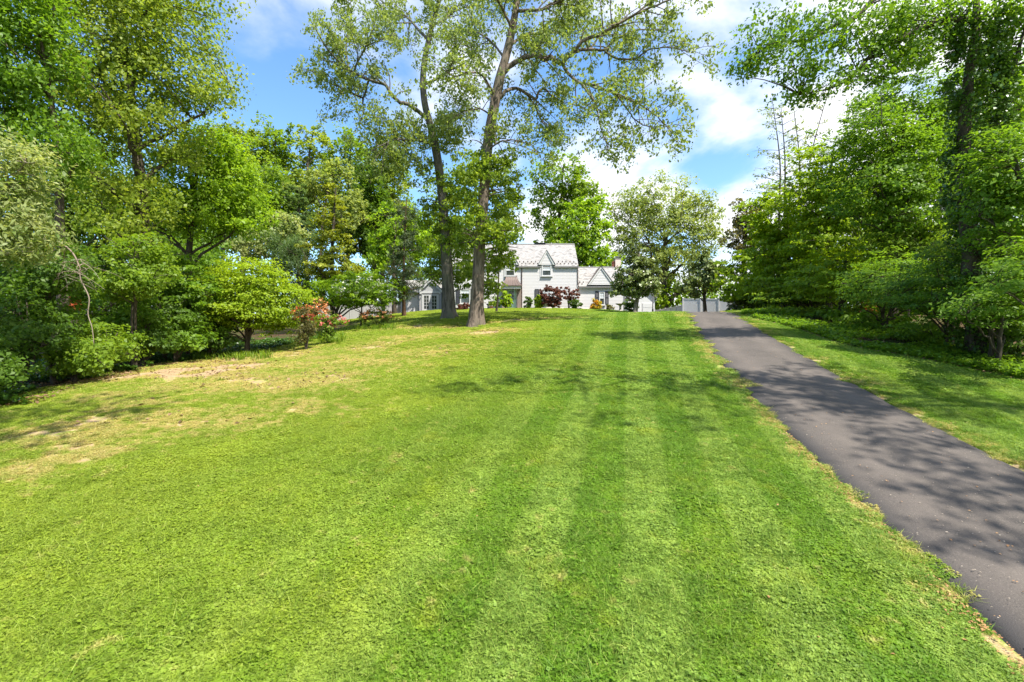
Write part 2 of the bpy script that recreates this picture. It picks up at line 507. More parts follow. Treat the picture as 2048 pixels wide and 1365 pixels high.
M_SLATE, nt, nd, lk, out = newmat('pale_slate')
g = N(nt, 'ShaderNodeTexCoord')
br = N(nt, 'ShaderNodeTexBrick')
br.inputs['Scale'].default_value = 1.0
br.inputs['Brick Width'].default_value = .30; br.inputs['Row Height'].default_value = .17
br.inputs['Mortar Size'].default_value = .010; br.inputs['Mortar Smooth'].default_value = .1
br.inputs['Color1'].default_value = (0.1, 0.1, 0.1, 1); br.inputs['Color2'].default_value = (.9, .9, .9, 1)
br.inputs['Mortar'].default_value = (0, 0, 0, 1)
lk.new(g.outputs['UV'], br.inputs['Vector'])
rr = ramp(nt, br.outputs['Color'], [(.0, (.085, .08, .075)), (.10, (.16, .15, .14)), (.26, (.28, .27, .26)), (.70, (.33, .32, .31)), (1., (.25, .215, .185))])
rr = mix(nt, ramp(nt, noise(nt, 2.2, 5, .6, g.outputs['UV']), [(.55, (0,) * 3), (.78, (.2,) * 3)]), rr, (.22, .19, .165))
principled(nt, out, rr, .7, .3, bump(nt, br.outputs['Color'], .5, .02))


# ------------------------------------------------------------------ mesh helpers
class MB:
    """polygon builder for one mesh object; local origin O"""

    def __init__(s, O=(0, 0, 0)):
        s.v, s.f, s.O, s.uv = [], [], np.array(O, float), None

    def add(s, V, Fs):
        b = len(s.v)
        s.v += [tuple(np.asarray(q, float) - s.O) for q in V]
        s.f += [tuple(b + i for i in q) for q in Fs]

    def box(s, x0, x1, y0, y1, z0, z1):
        V = [(x0, y0, z0), (x1, y0, z0), (x1, y1, z0), (x0, y1, z0), (x0, y0, z1), (x1, y0, z1), (x1, y1, z1), (x0, y1, z1)]
        s.add(V, [(3, 2, 1, 0), (4, 5, 6, 7), (0, 1, 5, 4), (1, 2, 6, 5), (2, 3, 7, 6), (3, 0, 4, 7)])

    def prism(s, poly, d):
        """poly: 3-D outline; extruded by vector d"""
        n = len(poly); d = np.asarray(d, float)
        V = [np.asarray(p, float) for p in poly]; V = V + [p + d for p in V]
        s.add(V, [tuple(range(n))[::-1], tuple(range(n, 2 * n))] + [(i, (i + 1) % n, n + (i + 1) % n, n + i) for i in range(n)])

    def tube(s, path, rad, sides=8, cap=True):
        V, Fq = tube_arrays(path, rad, sides)
        b = [tuple(q) for q in Fq]
        n = len(path)
        if cap: b += [tuple(range(sides))[::-1], tuple((n - 1) * sides + i for i in range(sides))]
        s.add(V, b)

    def siding(s, x0, x1, z0, z1, y, step=.16, lip=.013):
        z = z0
        while z < z1 - 1e-4:
            t = min(z + step, z1)
            s.add([(x0, y - lip, z), (x1, y - lip, z), (x1, y - .002, t), (x0, y - .002, t), (x0, y, z), (x1, y, z)],
                  [(0, 1, 2, 3), (4, 5, 1, 0)])
            z = t

    def build(s, name, mat, parent=None, smooth=False):
        me = bpy.data.meshes.new(name)
        me.from_pydata(s.v, [], s.f)
        me.materials.append(mat)
        if smooth: me.shade_smooth()
        me.update()
        o = bpy.data.objects.new(name, me); COL.objects.link(o)
        if parent is not None: o.parent = parent
        return o


def tube_arrays(path, rad, sides=8):
    path = np.asarray(path, float); n = len(path)
    rad = np.broadcast_to(np.asarray(rad, float), (n,))
    T = np.gradient(path, axis=0); T /= np.maximum(np.linalg.norm(T, axis=1, keepdims=True), 1e-9)
    mean = T.mean(0)
    ref = np.array([0., 1., 0.]) if abs(mean[1]) < abs(mean[0]) + abs(mean[2]) else np.array([1., 0., 0.])
    U = np.cross(T, ref); U /= np.maximum(np.linalg.norm(U, axis=1, keepdims=True), 1e-9)
    W = np.cross(T, U)
    a = np.arange(sides) * 2 * math.pi / sides
    V = path[:, None] + rad[:, None, None] * (np.cos(a)[None, :, None] * U[:, None] + np.sin(a)[None, :, None] * W[:, None])
    i = np.arange(n - 1)[:, None] * sides; k = np.arange(sides)[None]; k2 = (k + 1) % sides
    Fq = np.stack([i + k, i + k2, i + sides + k2, i + sides + k], -1).reshape(-1, 4)
    return V.reshape(-1, 3), Fq


def np_mesh(name, V, Q, mat, parent=None, t=None, smooth=False, attrs=None):
    me = bpy.data.meshes.new(name)
    V = np.ascontiguousarray(V, np.float32); Q = np.ascontiguousarray(Q, np.int32)
    k = Q.shape[1]
    me.vertices.add(len(V)); me.vertices.foreach_set('co', V.ravel())
    me.loops.add(Q.size); me.loops.foreach_set('vertex_index', Q.ravel())
    me.polygons.add(len(Q)); me.polygons.foreach_set('loop_start', np.arange(0, Q.size, k, dtype=np.int32))
    al = dict(attrs or {})
    if t is not None: al['t'] = t
    for an, av in al.items():
        a = me.attributes.new(an, 'FLOAT', 'POINT'); a.data.foreach_set('value', np.ascontiguousarray(av, np.float32))
    me.materials.append(mat)
    me.update(calc_edges=True)
    if smooth: me.shade_smooth()
    o = bpy.data.objects.new(name, me); COL.objects.link(o)
    if parent is not None: o.parent = parent
    return o


def thing(name, label, cat, loc=(0, 0, 0), group=None):
    o = bpy.data.objects.new(name, None); COL.objects.link(o)
    o.location = tuple(float(q) for q in loc); o.empty_display_size = .2
    o['label'] = label; o['category'] = cat
    if group: o['group'] = group
    return o


def tag(o, label=None, cat=None, kind=None, group=None):
    if label: o['label'] = label
    if cat: o['category'] = cat
    if kind: o['kind'] = kind
    if group: o['group'] = group
    return o


# ------------------------------------------------------------------ leaves and trees
def leaves(C, n_each, rad, L, Wd, rng, flat=.7, up=.8, outc=None, outw=.5, rnd=.9, droop=.25, jit=.35, tint=None):
    """leaf quads scattered in clumps. C: clump centres (n,3)"""
    n = len(C) * n_each
    ci = np.repeat(np.arange(len(C)), n_each)
    r = np.broadcast_to(np.asarray(rad, float), (len(C),))[ci]
    g = rng.normal(size=(n, 3)); g /= np.linalg.norm(g, axis=1, keepdims=True)
    g *= (rng.random(n) ** .45)[:, None] * r[:, None]
    g[:, 2] *= flat
    p = C[ci] + g
    nrm = rng.normal(size=(n, 3)) * rnd
    nrm[:, 2] += up
    if outc is not None:
        o = p - outc; o /= np.maximum(np.linalg.norm(o, axis=1, keepdims=True), 1e-6); nrm += o * outw
    nrm /= np.linalg.norm(nrm, axis=1, keepdims=True)
    d = rng.normal(size=(n, 3)); d[:, 2] -= droop * 2
    d += g / np.maximum(r[:, None], 1e-6) * .6
    d -= (d * nrm).sum(1, keepdims=True) * nrm
    d /= np.maximum(np.linalg.norm(d, axis=1, keepdims=True), 1e-6)
    s = np.cross(nrm, d)
    l = (L * (1 + jit * rng.normal(size=n)).clip(.45, 1.8))[:, None]; w = l * (Wd / L) * .5
    V = np.empty((n, 4, 3))
    V[:, 0] = p - d * l * .5
    V[:, 1] = p - d * l * .05 + s * w + nrm * w * .35
    V[:, 2] = p + d * l * .5 - nrm * l * .08
    V[:, 3] = p - d * l * .05 - s * w + nrm * w * .35
    ct = rng.random(len(C)) if tint is None else tint
    t = (.55 * ct[ci] + .45 * rng.random(n)).clip(0, 1)
    return V.reshape(-1, 3), np.repeat(t, 4)


def quads(n): return np.arange(n * 4, dtype=np.int32).reshape(-1, 4)


def bez(a, b, c, n):
    t = np.linspace(0, 1, n)[:, None]
    return (1 - t) ** 2 * a + 2 * t * (1 - t) * b + t * t * c


def sample_clumps(ells, n, rng, shell=.5):
    vol = np.array([e[1][0] * e[1][1] * e[1][2] for e in ells]) ** .75
    idx = rng.choice(len(ells), n, p=vol / vol.sum())
    g = rng.normal(size=(n, 3)); g /= np.linalg.norm(g, axis=1, keepdims=True)
    f = 1 - shell * rng.random(n) ** 1.3
    lump = 1 + .20 * np.sin(g[:, 0] * 5 + idx * 1.7) * np.sin(g[:, 2] * 6 + idx) + .12 * rng.normal(size=n)
    c = np.array([e[0] for e in ells])[idx]; rr = np.array([e[1] for e in ells])[idx]
    return c + g * rr * (f * lump)[:, None]


def E(px, row, rx, ry, Y, dy=0., depth=None):
    c = P(px, row, Y + dy); k = (Y + dy) / F
    return (c, np.array([rx * k, (depth if depth is not None else .85 * rx * k), ry * k]))


STAT = [0]


def tree(name, label, cat, base, ells, leaf=L_MID, L=.13, W=None, lai=3.0, flat=.7, trunk_r=.2, top=None, bark=B_DARK, clump=None,
         nl=9, twigs=110, seed=1, group=None, shell=.5, droop=.25, up=.8, per=None, stems=1, trunk_parts=('trunk', 'crown'), flowers=None,
         traced=(), rnd=.75, outw=.8, minL=.0055):
    rng = np.random.default_rng(seed * 101 + 5)
    base = np.asarray(base, float)
    Y = base[1]
    W = W or L * .68
    W *= max(1., minL * Y / L); L = max(L, minL * Y)
    root = thing(name, label, cat, base, group)
    area = sum(math.pi * e[1][0] * e[1][2] for e in ells) * .8
    n_leaf = int(1.75 * lai * area / (L * W * .5))
    mean_r = np.mean([np.mean(e[1]) for e in ells])
    cr = clump or min(max(.22 * mean_r, .28), .9)
    per = per or 42
    nc = max(10, n_leaf // per)
    C = sample_clumps(ells, nc, rng, shell)
    gzc = gz(C[:, 0], C[:, 1])
    C[:, 2] = np.maximum(C[:, 2], gzc + .25)
    cen = np.average([e[0] for e in ells], axis=0, weights=[e[1].prod() for e in ells])
    V, t = leaves(C, per, cr * (.6 + .8 * rng.random(nc)), L, W, rng, flat=flat, outc=cen, droop=droop, up=up, rnd=rnd, outw=outw)
    STAT[0] += len(t) // 4 * 2
    crown = np_mesh(trunk_parts[1], V - base, quads(len(t) // 4), leaf, root, t)
    crown['kind'] = 'stuff'
    # trunk, limbs, twigs
    zmax = max(e[0][2] + e[1][2] * .55 for e in ells)
    if top is None: top = np.array([cen[0], cen[1], zmax])
    tv, tf, off = [], [], 0

    def put(path, rad, sides):
        nonlocal off
        a, b = tube_arrays(path, rad, sides)
        tv.append(a); tf.append(b + off); off += len(a)

    stem_paths = []
    for s in range(stems):
        tp = top + (rng.normal(size=3) * np.array([.25, .25, .1]) * mean_r * (1 if stems > 1 else .3))
        m = (base + tp) / 2 + rng.normal(size=3) * np.array([.06, .06, 0]) * np.linalg.norm(tp - base) + np.array([(base[0] - tp[0]) * .25, 0, 0])
        b0 = base + (rng.normal(size=3) * np.array([.12, .12, 0]) * (trunk_r * 4 if stems > 1 else 0)) - np.array([0, 0, .25])
        pth = bez(b0, m, tp, 12)
        pth[1:-1] += rng.normal(size=(10, 3)) * trunk_r * .18
        rr = trunk_r * np.linspace(1, .22, 12)
        rr[0] *= 1.5; rr[1] *= 1.08
        put(pth, rr, 10 if trunk_r > .12 else 7)
        stem_paths.append((pth, rr))
    # farthest-point limb targets
    sub = C[rng.permutation(nc)[:min(nc, 260)]]
    tg = [sub[0]]
    dmin = np.linalg.norm(sub - tg[0], axis=1)
    for _ in range(min(nl, len(sub)) - 1):
        j = int(np.argmax(dmin)); tg.append(sub[j]); dmin = np.minimum(dmin, np.linalg.norm(sub - sub[j], axis=1))
    nodes = []
    for lp, lw in traced:
        put(lp, np.linspace(lw, .015, len(lp)), 9)
        nodes.append(lp[2:])
    if traced: tg = []
    for g in tg:
        pth, rr = stem_paths[rng.integers(len(stem_paths))]
        horiz = np.hypot(pth[:, 0] - g[0], pth[:, 1] - g[1])
        want = g[2] - horiz * .75
        j = int(np.clip(np.argmin(np.abs(pth[:, 2] - want)), 2, 10))
        a = pth[j]; q = g.copy()
        q = a + (q - a) * .93
        mid = (a + q) / 2 + np.array([0, 0, .18 * np.linalg.norm(q - a)]) + rng.normal(size=3) * .06 * np.linalg.norm(q - a)
        lp = bez(a, mid, q, 9)
        lp[1:-1] += rng.normal(size=(7, 3)) * .02 * np.linalg.norm(q - a)
        put(lp, np.linspace(rr[j] * .55, max(.012, rr[j] * .10), 9), 6)
        nodes.append(lp[2:])
    nodes = np.concatenate(nodes)
    k = min(twigs, nc)
    ends = C[rng.permutation(nc)[:k]]
    D = np.linalg.norm(ends[:, None] - nodes[None], axis=2) + 1.2 * np.maximum(0, nodes[None, :, 2] - ends[:, None, 2])
    st = nodes[np.argmin(D, 1)]
    for a, q in zip(st, ends):
        ln = np.linalg.norm(q - a)
        mid = (a + q) / 2 + np.array([0, 0, .12 * ln])
        r0 = min(.035, .008 + .008 * ln) + trunk_r * .03
        put(bez(a, mid, q, 4), np.linspace(r0, r0 * .3, 4), 4)
    if tv:
        np_mesh(trunk_parts[0], np.concatenate(tv) - base, np.concatenate(tf), bark, root, smooth=True)
        STAT[0] += sum(len(q) for q in tf) * 2
    if flowers:
        fm, nf, fl, frac = flowers
        Cf = sample_clumps(ells, nf, rng, .12)
        Cf[:, 2] = np.maximum(Cf[:, 2], gz(Cf[:, 0], Cf[:, 1]) + .25)
        if frac: Cf = Cf[Cf[:, 2] > np.quantile(Cf[:, 2], frac)]
        V, t = leaves(Cf, 7, fl * 1.4, fl, fl * .8, rng, flat=.6, outc=cen, up=.7, outw=1.)
        b = np_mesh('blossom', V - base, quads(len(t) // 4), fm, root, t); b['kind'] = 'stuff'
        STAT[0] += len(t) // 2
    return root


def gp(px, Y):
    x = (px - CX) * Y / F
    return np.array([x, Y, gz1(x, Y)])


# ------------------------------------------------------------------ ground sheet
def axis(parts):
    a = []
    for lo, hi, st in parts: a += list(np.arange(lo, hi, st))
    return np.array(a + [parts[-1][1]])


gx = axis([(-900, -100, 100), (-100, -40, 10), (-40, -20, 2), (-20, 20, .25), (20, 40, 2), (40, 100, 10), (100, 900, 100)])
gy = axis([(-60, -8, 8), (-8, 2, 1), (2, 34, .25), (34, 62, .5), (62, 110, 4), (110, 200, 15), (200, 1500, 100)])
GX, GY = np.meshgrid(gx, gy)
GZ = gz(GX, GY)
rough = .05 * (fbm(GX * .8, GY * .8, 21, 4) - .5)
GZ = GZ + np.where((np.abs(GX) < 22) & (GY < 60), rough, 0)
DRY = np.clip(dryness(GX, GY), 0, 1.2)
LAWN = in_lawn(GX, GY)
DRIVE = (GX > drive_l(GY) + .05) & (GX < drive_r(GY) - .05)
GZ = np.where(DRIVE & (GY < 58), GZ - .06, GZ)
FLOOR = np.where(LAWN | DRIVE, 0., 1.)
FLOOR = np.where((GY < 2) | (GY > 200), .3, FLOOR)
nx, ny = len(gx), len(gy)
ii = np.arange(ny - 1)[:, None] * nx + np.arange(nx - 1)[None]
Q = np.stack([ii, ii + 1, ii + nx + 1, ii + nx], -1).reshape(-1, 4)
ground = np_mesh('ground', np.stack([GX, GY, GZ], -1).reshape(-1, 3), Q, M_GROUND, smooth=True, attrs={'dry': DRY.ravel(), 'floor': FLOOR.ravel()})
tag(ground, kind='structure')

# driveway ribbon, a slab with ragged rounded edges
dy = np.concatenate([np.arange(-8, 34, .12), np.arange(34, 56.01, .5)])
prof = np.array([0, 0.012, .03, .06, .12, .25, .5, .75, .88, .94, .97, .988, 1.])
prz = np.array([-.06, -.015, .012, .022, .03, .04, .045, .04, .03, .022, .012, -.015, -.06])
pre = np.array([1, 1, .95, .75, .15, 0, 0, 0, .1, .5, .7, 1, 1.])
DV, DE = [], []
for y in dy:
    l = drive_l(y) + .10 * (fbm(np.array([y * 1.7]), np.array([3.3]), 31, 4)[0] - .5) + .05 * (fbm(np.array([y * 7.]), np.array([1.3]), 33, 3)[0] - .5)
    r = drive_r(y) + .14 * (fbm(np.array([y * 1.3]), np.array([9.3]), 32, 4)[0] - .5)
    x = l + (r - l) * prof
    z = gz(x, np.full_like(x, y)) + prz
    DV.append(np.c_[x, np.full_like(x, y), z]); DE.append(pre)
m = len(prof); n = len(dy)
ii = np.arange(n - 1)[:, None] * m + np.arange(m - 1)[None]
Q = np.stack([ii, ii + 1, ii + m + 1, ii + m], -1).reshape(-1, 4)
drv = np_mesh('driveway', np.concatenate(DV), Q, M_ASPHALT, smooth=True, attrs={'edge': np.concatenate(DE), 'lat': np.tile(prof, len(dy))})
tag(drv, kind='structure')

# ------------------------------------------------------------------ grass (one stuff object: patches of blades instanced over the lawn)


def patch(name, size, n_blade, n_clover, h, w, cl, rng):
    x = (rng.random(n_blade) - .5) * size; y = (rng.random(n_blade) - .5) * size
    hh = h * (.45 + .75 * rng.random(n_blade)); a = rng.random(n_blade) * 2 * math.pi
    lean = rng.normal(size=(n_blade, 2)) * .85
    ww = w * (.7 + .6 * rng.random(n_blade))
    base = np.c_[x, y, np.full(n_blade, -.012)]
    side = np.c_[np.cos(a), np.sin(a), np.zeros(n_blade)] * ww[:, None] / 2
    midp = base + np.c_[lean * hh[:, None] * .35, hh * .6]
    tall = rng.random(n_blade) < .05; hh = np.where(tall, hh * 1.5, hh); side[tall] *= 1.7
    tip = base + np.c_[lean * hh[:, None] * 1.05, hh * .95]
    V = np.stack([base - side, base + side, midp + side * .8, tip], 1)
    V2 = np.stack([base - side, midp + side * .8, tip, midp - side * .8], 1)
    V = np.stack([base - side, base + side, midp + side * .8, midp - side * .8, midp - side * .8, midp + side * .8, tip + side * .15, tip - side * .15], 1)
    vs = [V.reshape(-1, 3)]; ts = [np.repeat(rng.random(n_blade), 8)]
    if n_clover:
        c = np.c_[(rng.random((n_clover, 2)) - .5) * size, h * (.35 + .4 * rng.random(n_clover))]
        V, t = leaves(c, 3, cl * .9, cl, cl * .9, rng, flat=.2, up=2.2, rnd=.6, droop=.1)
        vs.append(V); ts.append(.35 + .5 * t)
    V = np.concatenate(vs); t = np.concatenate(ts)
    me = bpy.data.meshes.new(name)
    Q = quads(len(V) // 4)
    me.vertices.add(len(V)); me.vertices.foreach_set('co', V.astype(np.float32).ravel())
    me.loops.add(Q.size); me.loops.foreach_set('vertex_index', Q.ravel())
    me.polygons.add(len(Q)); me.polygons.foreach_set('loop_start', np.arange(0, Q.size, 4, dtype=np.int32))
    at = me.attributes.new('t', 'FLOAT', 'POINT'); at.data.foreach_set('value', t.astype(np.float32))
    me.materials.append(M_GRASS); me.update(calc_edges=True)
    return bpy.data.objects.new(name, me)      # only a source for the instances, not linked to the scene


rg = np.random.default_rng(99)
protos = [patch('turf_patch', .5, 1250, 60, .052, .0058, .020, rg), patch('turf_patch', .5, 1000, 300, .045, .0058, .023, rg),
          patch('turf_patch', .5, 1400, 110, .072, .006, .020, rg),
          patch('turf_patch', .9, 1500, 250, .060, .009, .028, rg), patch('turf_patch', .9, 1300, 420, .055, .009, .03, rg),
          patch('turf_patch', 1.4, 1500, 300, .07, .018, .045, rg)]


def scatter(y0, y1, sp, xmin=-30, xmax=30):
    ys = np.arange(y0, y1, sp); xs = np.arange(xmin, xmax, sp)
    X, Yg = np.meshgrid(xs, ys)
    X = X.ravel() + (rg.random(X.size) - .5) * sp * .8; Yg = Yg.ravel() + (rg.random(Yg.size) - .5) * sp * .8
    inv = np.abs(X) < Yg * 1.08 + 1.2
    X, Yg = X[inv], Yg[inv]
    k = in_lawn(X, Yg)
    return X[k], Yg[k]


pts, va, da, sc = [], [], [], []
for (y0, y1, sp, vs) in ((2.2, 13, .25, (0, 1, 2)), (13, 26, .45, (3, 4)), (26, 54, .75, (5,))):
    X, Yg = scatter(y0, y1, sp)
    d = np.clip(dryness(X, Yg), 0, 1.2)
    keep = rg.random(len(X)) > np.clip((d - .42) * 1.7, 0, .84)
    X, Yg, d = X[keep], Yg[keep], d[keep]
    Zg = gz(X, Yg) + .05 * (fbm(X * .8, Yg * .8, 21, 4) - .5)
    cl = fbm(X * .6, Yg * .6, 41, 3)
    if len(vs) == 3: v = np.where(cl + .15 * rg.normal(size=len(X)) > .52, 1, np.where(rg.random(len(X)) > .75, 2, 0))
    elif len(vs) == 2: v = np.where(cl + .15 * rg.normal(size=len(X)) > .5, 4, 3)
    else: v = np.full(len(X), 5)
    pts.append(np.c_[X, Yg, Zg]); va.append(v); da.append(d)
    sc.append((.50 + 1.0 * fbm(X * 1.6, Yg * 1.6, 51, 3)) * (1 - .35 * np.clip(d, 0, 1)))
pts = np.concatenate(pts); va = np.concatenate(va); da = np.concatenate(da); sc = np.concatenate(sc)
me = bpy.data.meshes.new('grass')
me.vertices.add(len(pts)); me.vertices.foreach_set('co', pts.astype(np.float32).ravel())
for an, av, ty in (('dry', da, 'FLOAT'), ('size', sc, 'FLOAT'), ('spin', rg.random(len(pts)) * 6.28, 'FLOAT')):
    a = me.attributes.new(an, ty, 'POINT'); a.data.foreach_set('value', av.astype(np.float32))
a = me.attributes.new('variant', 'INT', 'POINT'); a.data.foreach_set('value', va.astype(np.int32))
me.materials.append(M_GRASS)
grass = bpy.data.objects.new('grass', me); COL.objects.link(grass)
tag(grass, 'mown green lawn grass with clover between the trees and the driveway', 'grass', 'stuff')
ng = bpy.data.node_groups.new('scatter_turf', 'GeometryNodeTree')
ng.interface.new_socket('Geometry', in_out='INPUT', socket_type='NodeSocketGeometry')
ng.interface.new_socket('Geometry', in_out='OUTPUT', socket_type='NodeSocketGeometry')
gi, go = ng.nodes.new('NodeGroupInput'), ng.nodes.new('NodeGroupOutput')
jn = ng.nodes.new('GeometryNodeJoinGeometry')


def named(nm, ty='FLOAT'):
    q = ng.nodes.new('GeometryNodeInputNamedAttribute'); q.data_type = ty; q.inputs['Name'].default_value = nm
    return q.outputs['Attribute']


for k, po in enumerate(protos):
    oi = ng.nodes.new('GeometryNodeObjectInfo'); oi.inputs['Object'].default_value = po
    ip = ng.nodes.new('GeometryNodeInstanceOnPoints')
    cmp_ = ng.nodes.new('FunctionNodeCompare'); cmp_.data_type = 'INT'; cmp_.operation = 'EQUAL'
    ng.links.new(named('variant', 'INT'), cmp_.inputs[2]); cmp_.inputs[3].default_value = k
    cx = ng.nodes.new('ShaderNodeCombineXYZ'); ng.links.new(named('spin'), cx.inputs[2])
    cx.inputs[0].default_value = R(9)
    # spin about the slope: tilt after spin
    ea = ng.nodes.new('FunctionNodeEulerToRotation')
    cs = ng.nodes.new('ShaderNodeCombineXYZ'); ng.links.new(named('spin'), cs.inputs[2])
    ng.links.new(cs.outputs[0], ea.inputs[0])
    eb = ng.nodes.new('FunctionNodeEulerToRotation'); eb.inputs[0].default_value = (math.atan(.15), 0, 0)
    rr_ = ng.nodes.new('FunctionNodeRotateRotation'); rr_.rotation_space = 'GLOBAL'
    ng.links.new(ea.outputs[0], rr_.inputs[0]); ng.links.new(eb.outputs[0], rr_.inputs[1])
    ng.links.new(gi.outputs[0], ip.inputs['Points']); ng.links.new(cmp_.outputs[0], ip.inputs['Selection'])
    ng.links.new(oi.outputs['Geometry'], ip.inputs['Instance'])
    ng.links.new(rr_.outputs[0], ip.inputs['Rotation']); ng.links.new(named('size'), ip.inputs['Scale'])
    ng.links.new(ip.outputs[0], jn.inputs[0])
ng.links.new(jn.outputs[0], go.inputs[0])
md = grass.modifiers.new('scatter', 'NODES'); md.node_group = ng

# ------------------------------------------------------------------ house
YH = 54.0
gH = 6.82
house = thing('house', 'pale grey two storey house with white slate roof and two lower wings', 'house', (0, YH, gH - .1))
O = house.location
O = np.array(O)


def xz(px, row, Y): return (px - CX) * Y / F, CZ + (CY - row) * Y / F


def slope_roof(name, x0, x1, ye, ze, yr, zr, parent, back=True, th=.14):
    """gable roof with UVs in metres so that the slates keep their size"""
    b = MB(O)
    yb = 2 * yr - ye
    V, Fs, uv = [], [], []

    def face(q, u):
        i = len(V); V.extend(q); Fs.append((i, i + 1, i + 2, i + 3)); uv.extend(u)
    ln = math.hypot(yr - ye, zr - ze)
    for (ya, za, yt, sgn) in ((ye, ze, yr, 1), (yb, ze, yr, -1)):
        q = [(x0, ya, za), (x1, ya, za), (x1, yt, zr), (x0, yt, zr)]
        if sgn < 0: q = q[::-1]
        face(q, [(x0, 0), (x1, 0), (x1, ln), (x0, ln)] if sgn > 0 else [(x0, ln), (x1, ln), (x1, 0), (x0, 0)])
    d = (0, 0, -th)
    lo = lambda p: (p[0], p[1], p[2] - th)
    A = [(x0, ye, ze), (x1, ye, ze), (x1, yr, zr), (x0, yr, zr), (x1, yb, ze), (x0, yb, ze)]
    for i, j in ((0, 1), (1, 2), (2, 4), (4, 5), (5, 3), (3, 0)):
        face([lo(A[i]), lo(A[j]), A[j], A[i]], [(0, 0), (.1, 0), (.1, .1), (0, .1)])
    face([lo(A[0]), lo(A[3]), lo(A[2]), lo(A[1])], [(0, 0)] * 4)
    face([lo(A[3]), lo(A[5]), lo(A[4]), lo(A[2])], [(0, 0)] * 4)
    b.add(V, Fs)
    o = b.build(name, M_SLATE, parent)
    ul = o.data.uv_layers.new(name='UVMap')
    for k, c in enumerate(uv): ul.data[k].uv = c
    return o


def add_part(name, mat, parent, fn, smooth=False):
    b = MB(O); fn(b); return b.build(name, mat, parent, smooth)


def window(parent, x0, x1, z0, z1, y, rows=3, cols=2, sash=True, trim=.11, pale_top=True):
    """white window, proud of the wall: frame object with pane, sill and muntins"""
    f = MB(O)
    f.box(x0, x0 + trim, y - .06, y + .05, z0, z1); f.box(x1 - trim, x1, y - .06, y + .05, z0, z1)
    f.box(x0 + trim, x1 - trim, y - .06, y + .05, z1 - trim, z1); f.box(x0 + trim, x1 - trim, y - .06, y + .05, z0, z0 + trim * .7)
    zm = (z0 + z1) / 2
    f.box(x0 + trim, x1 - trim, y - .045, y + .05, zm - .03, zm + .03)
    fo = f.build('window', M_WHITE, parent)
    a, b_ = x0 + trim, x1 - trim
    add_part('pane', M_PALEGLASS if pale_top else M_GLASS, fo, lambda b: b.box(a, b_, y - .012, y + .0, zm + .03, z1 - trim))
    add_part('pane', M_GLASS, fo, lambda b: b.box(a, b_, y + .0, y + .02, z0 + trim * .7, zm - .03))

    def mun(b):
        for k in range(1, cols):
            xx = a + (b_ - a) * k / cols
            b.box(xx - .012, xx + .012, y - .03, y - .013, zm + .03, z1 - trim)
        zz = (zm + z1 - trim) / 2
        b.box(a, b_, y - .032, y - .013, zz - .012, zz + .012)
    add_part('muntin', M_WHITE, fo, mun)
    add_part('sill', M_WHITE, fo, lambda b: b.box(x0 - .08, x1 + .08, y - .13, y + .04, z0 - .08, z0 - .002))
    return fo


def shutter(parent, x0, x1, z0, z1, y):
    def f(b):
        b.box(x0, x0 + .06, y - .05, y - .003, z0, z1); b.box(x1 - .06, x1, y - .05, y - .003, z0, z1)
        for za, zb in ((z0, z0 + .08), (z1 - .08, z1), ((z0 + z1) / 2 - .05, (z0 + z1) / 2 + .05)): b.box(x0 + .06, x1 - .06, y - .05, y - .003, za, zb)
        z = z0 + .08
        while z < z1 - .13:
            b.add([(x0 + .06, y - .012, z + .07), (x1 - .06, y - .012, z + .07), (x1 - .06, y - .042, z), (x0 + .06, y - .042, z)], [(0, 1, 2, 3)])
            z += .07
    return add_part('shutter', M_BLACK, parent, f)


def gable(parent, xc, hw, zb, zp, yf, yback, step=.16, flare=.0, mat=M_SIDING):
    """steep gable: sided triangle, white barge boards, little slate roof running back into the main slope"""
    g = MB(O)
    z = zb
    while z < zp - .03:
        t = min(z + step, zp)
        wa = hw * (zp - z) / (zp - zb); wb = hw * (zp - t) / (zp - zb)
        g.add([(xc - wa, yf - .02, z), (xc + wa, yf - .02, z), (xc + wb, yf - .002, t), (xc - wb, yf - .002, t), (xc - wa, yf, z), (xc + wa, yf, z)], [(0, 1, 2, 3), (4, 5, 1, 0)])
        z = t
    go_ = g.build('gable', mat, parent)
    for s in (-1, 1):
        def bb(b):
            th = .13
            sl = (zp - zb) / hw
            b.prism([(xc + s * (hw + .10), yf - .09, zb - .02), (xc + s * (hw - .10), yf - .09, zb - .02), (xc, yf - .09, zp - .10), (xc, yf - .09, zp + .16)], (0, .068, 0))
        add_part('barge_board', M_WHITE, go_, bb)

        def rf(b):
            e = .16
            p0 = (xc, yf - .14, zp + .22); p1 = (xc + s * (hw + e), yf - .14, zb + .02)
            q0 = (xc, yback + .25, zp + .22); q1 = (xc + s * (hw + e), yf + .12, zb + .02)
            n = np.array([0, 0, -.05])
            V = [np.array(p0), np.array(p1), np.array(q1), np.array(q0)]
            b.add(V + [v + n for v in V], [(0, 1, 2, 3), (7, 6, 5, 4), (0, 4, 5, 1), (1, 5, 6, 2), (2, 6, 7, 3), (3, 7, 4, 0)])
        add_part('gable_roof', M_COPPER if abs(hw) > 1 else M_GUTTER, go_, rf)
    return go_


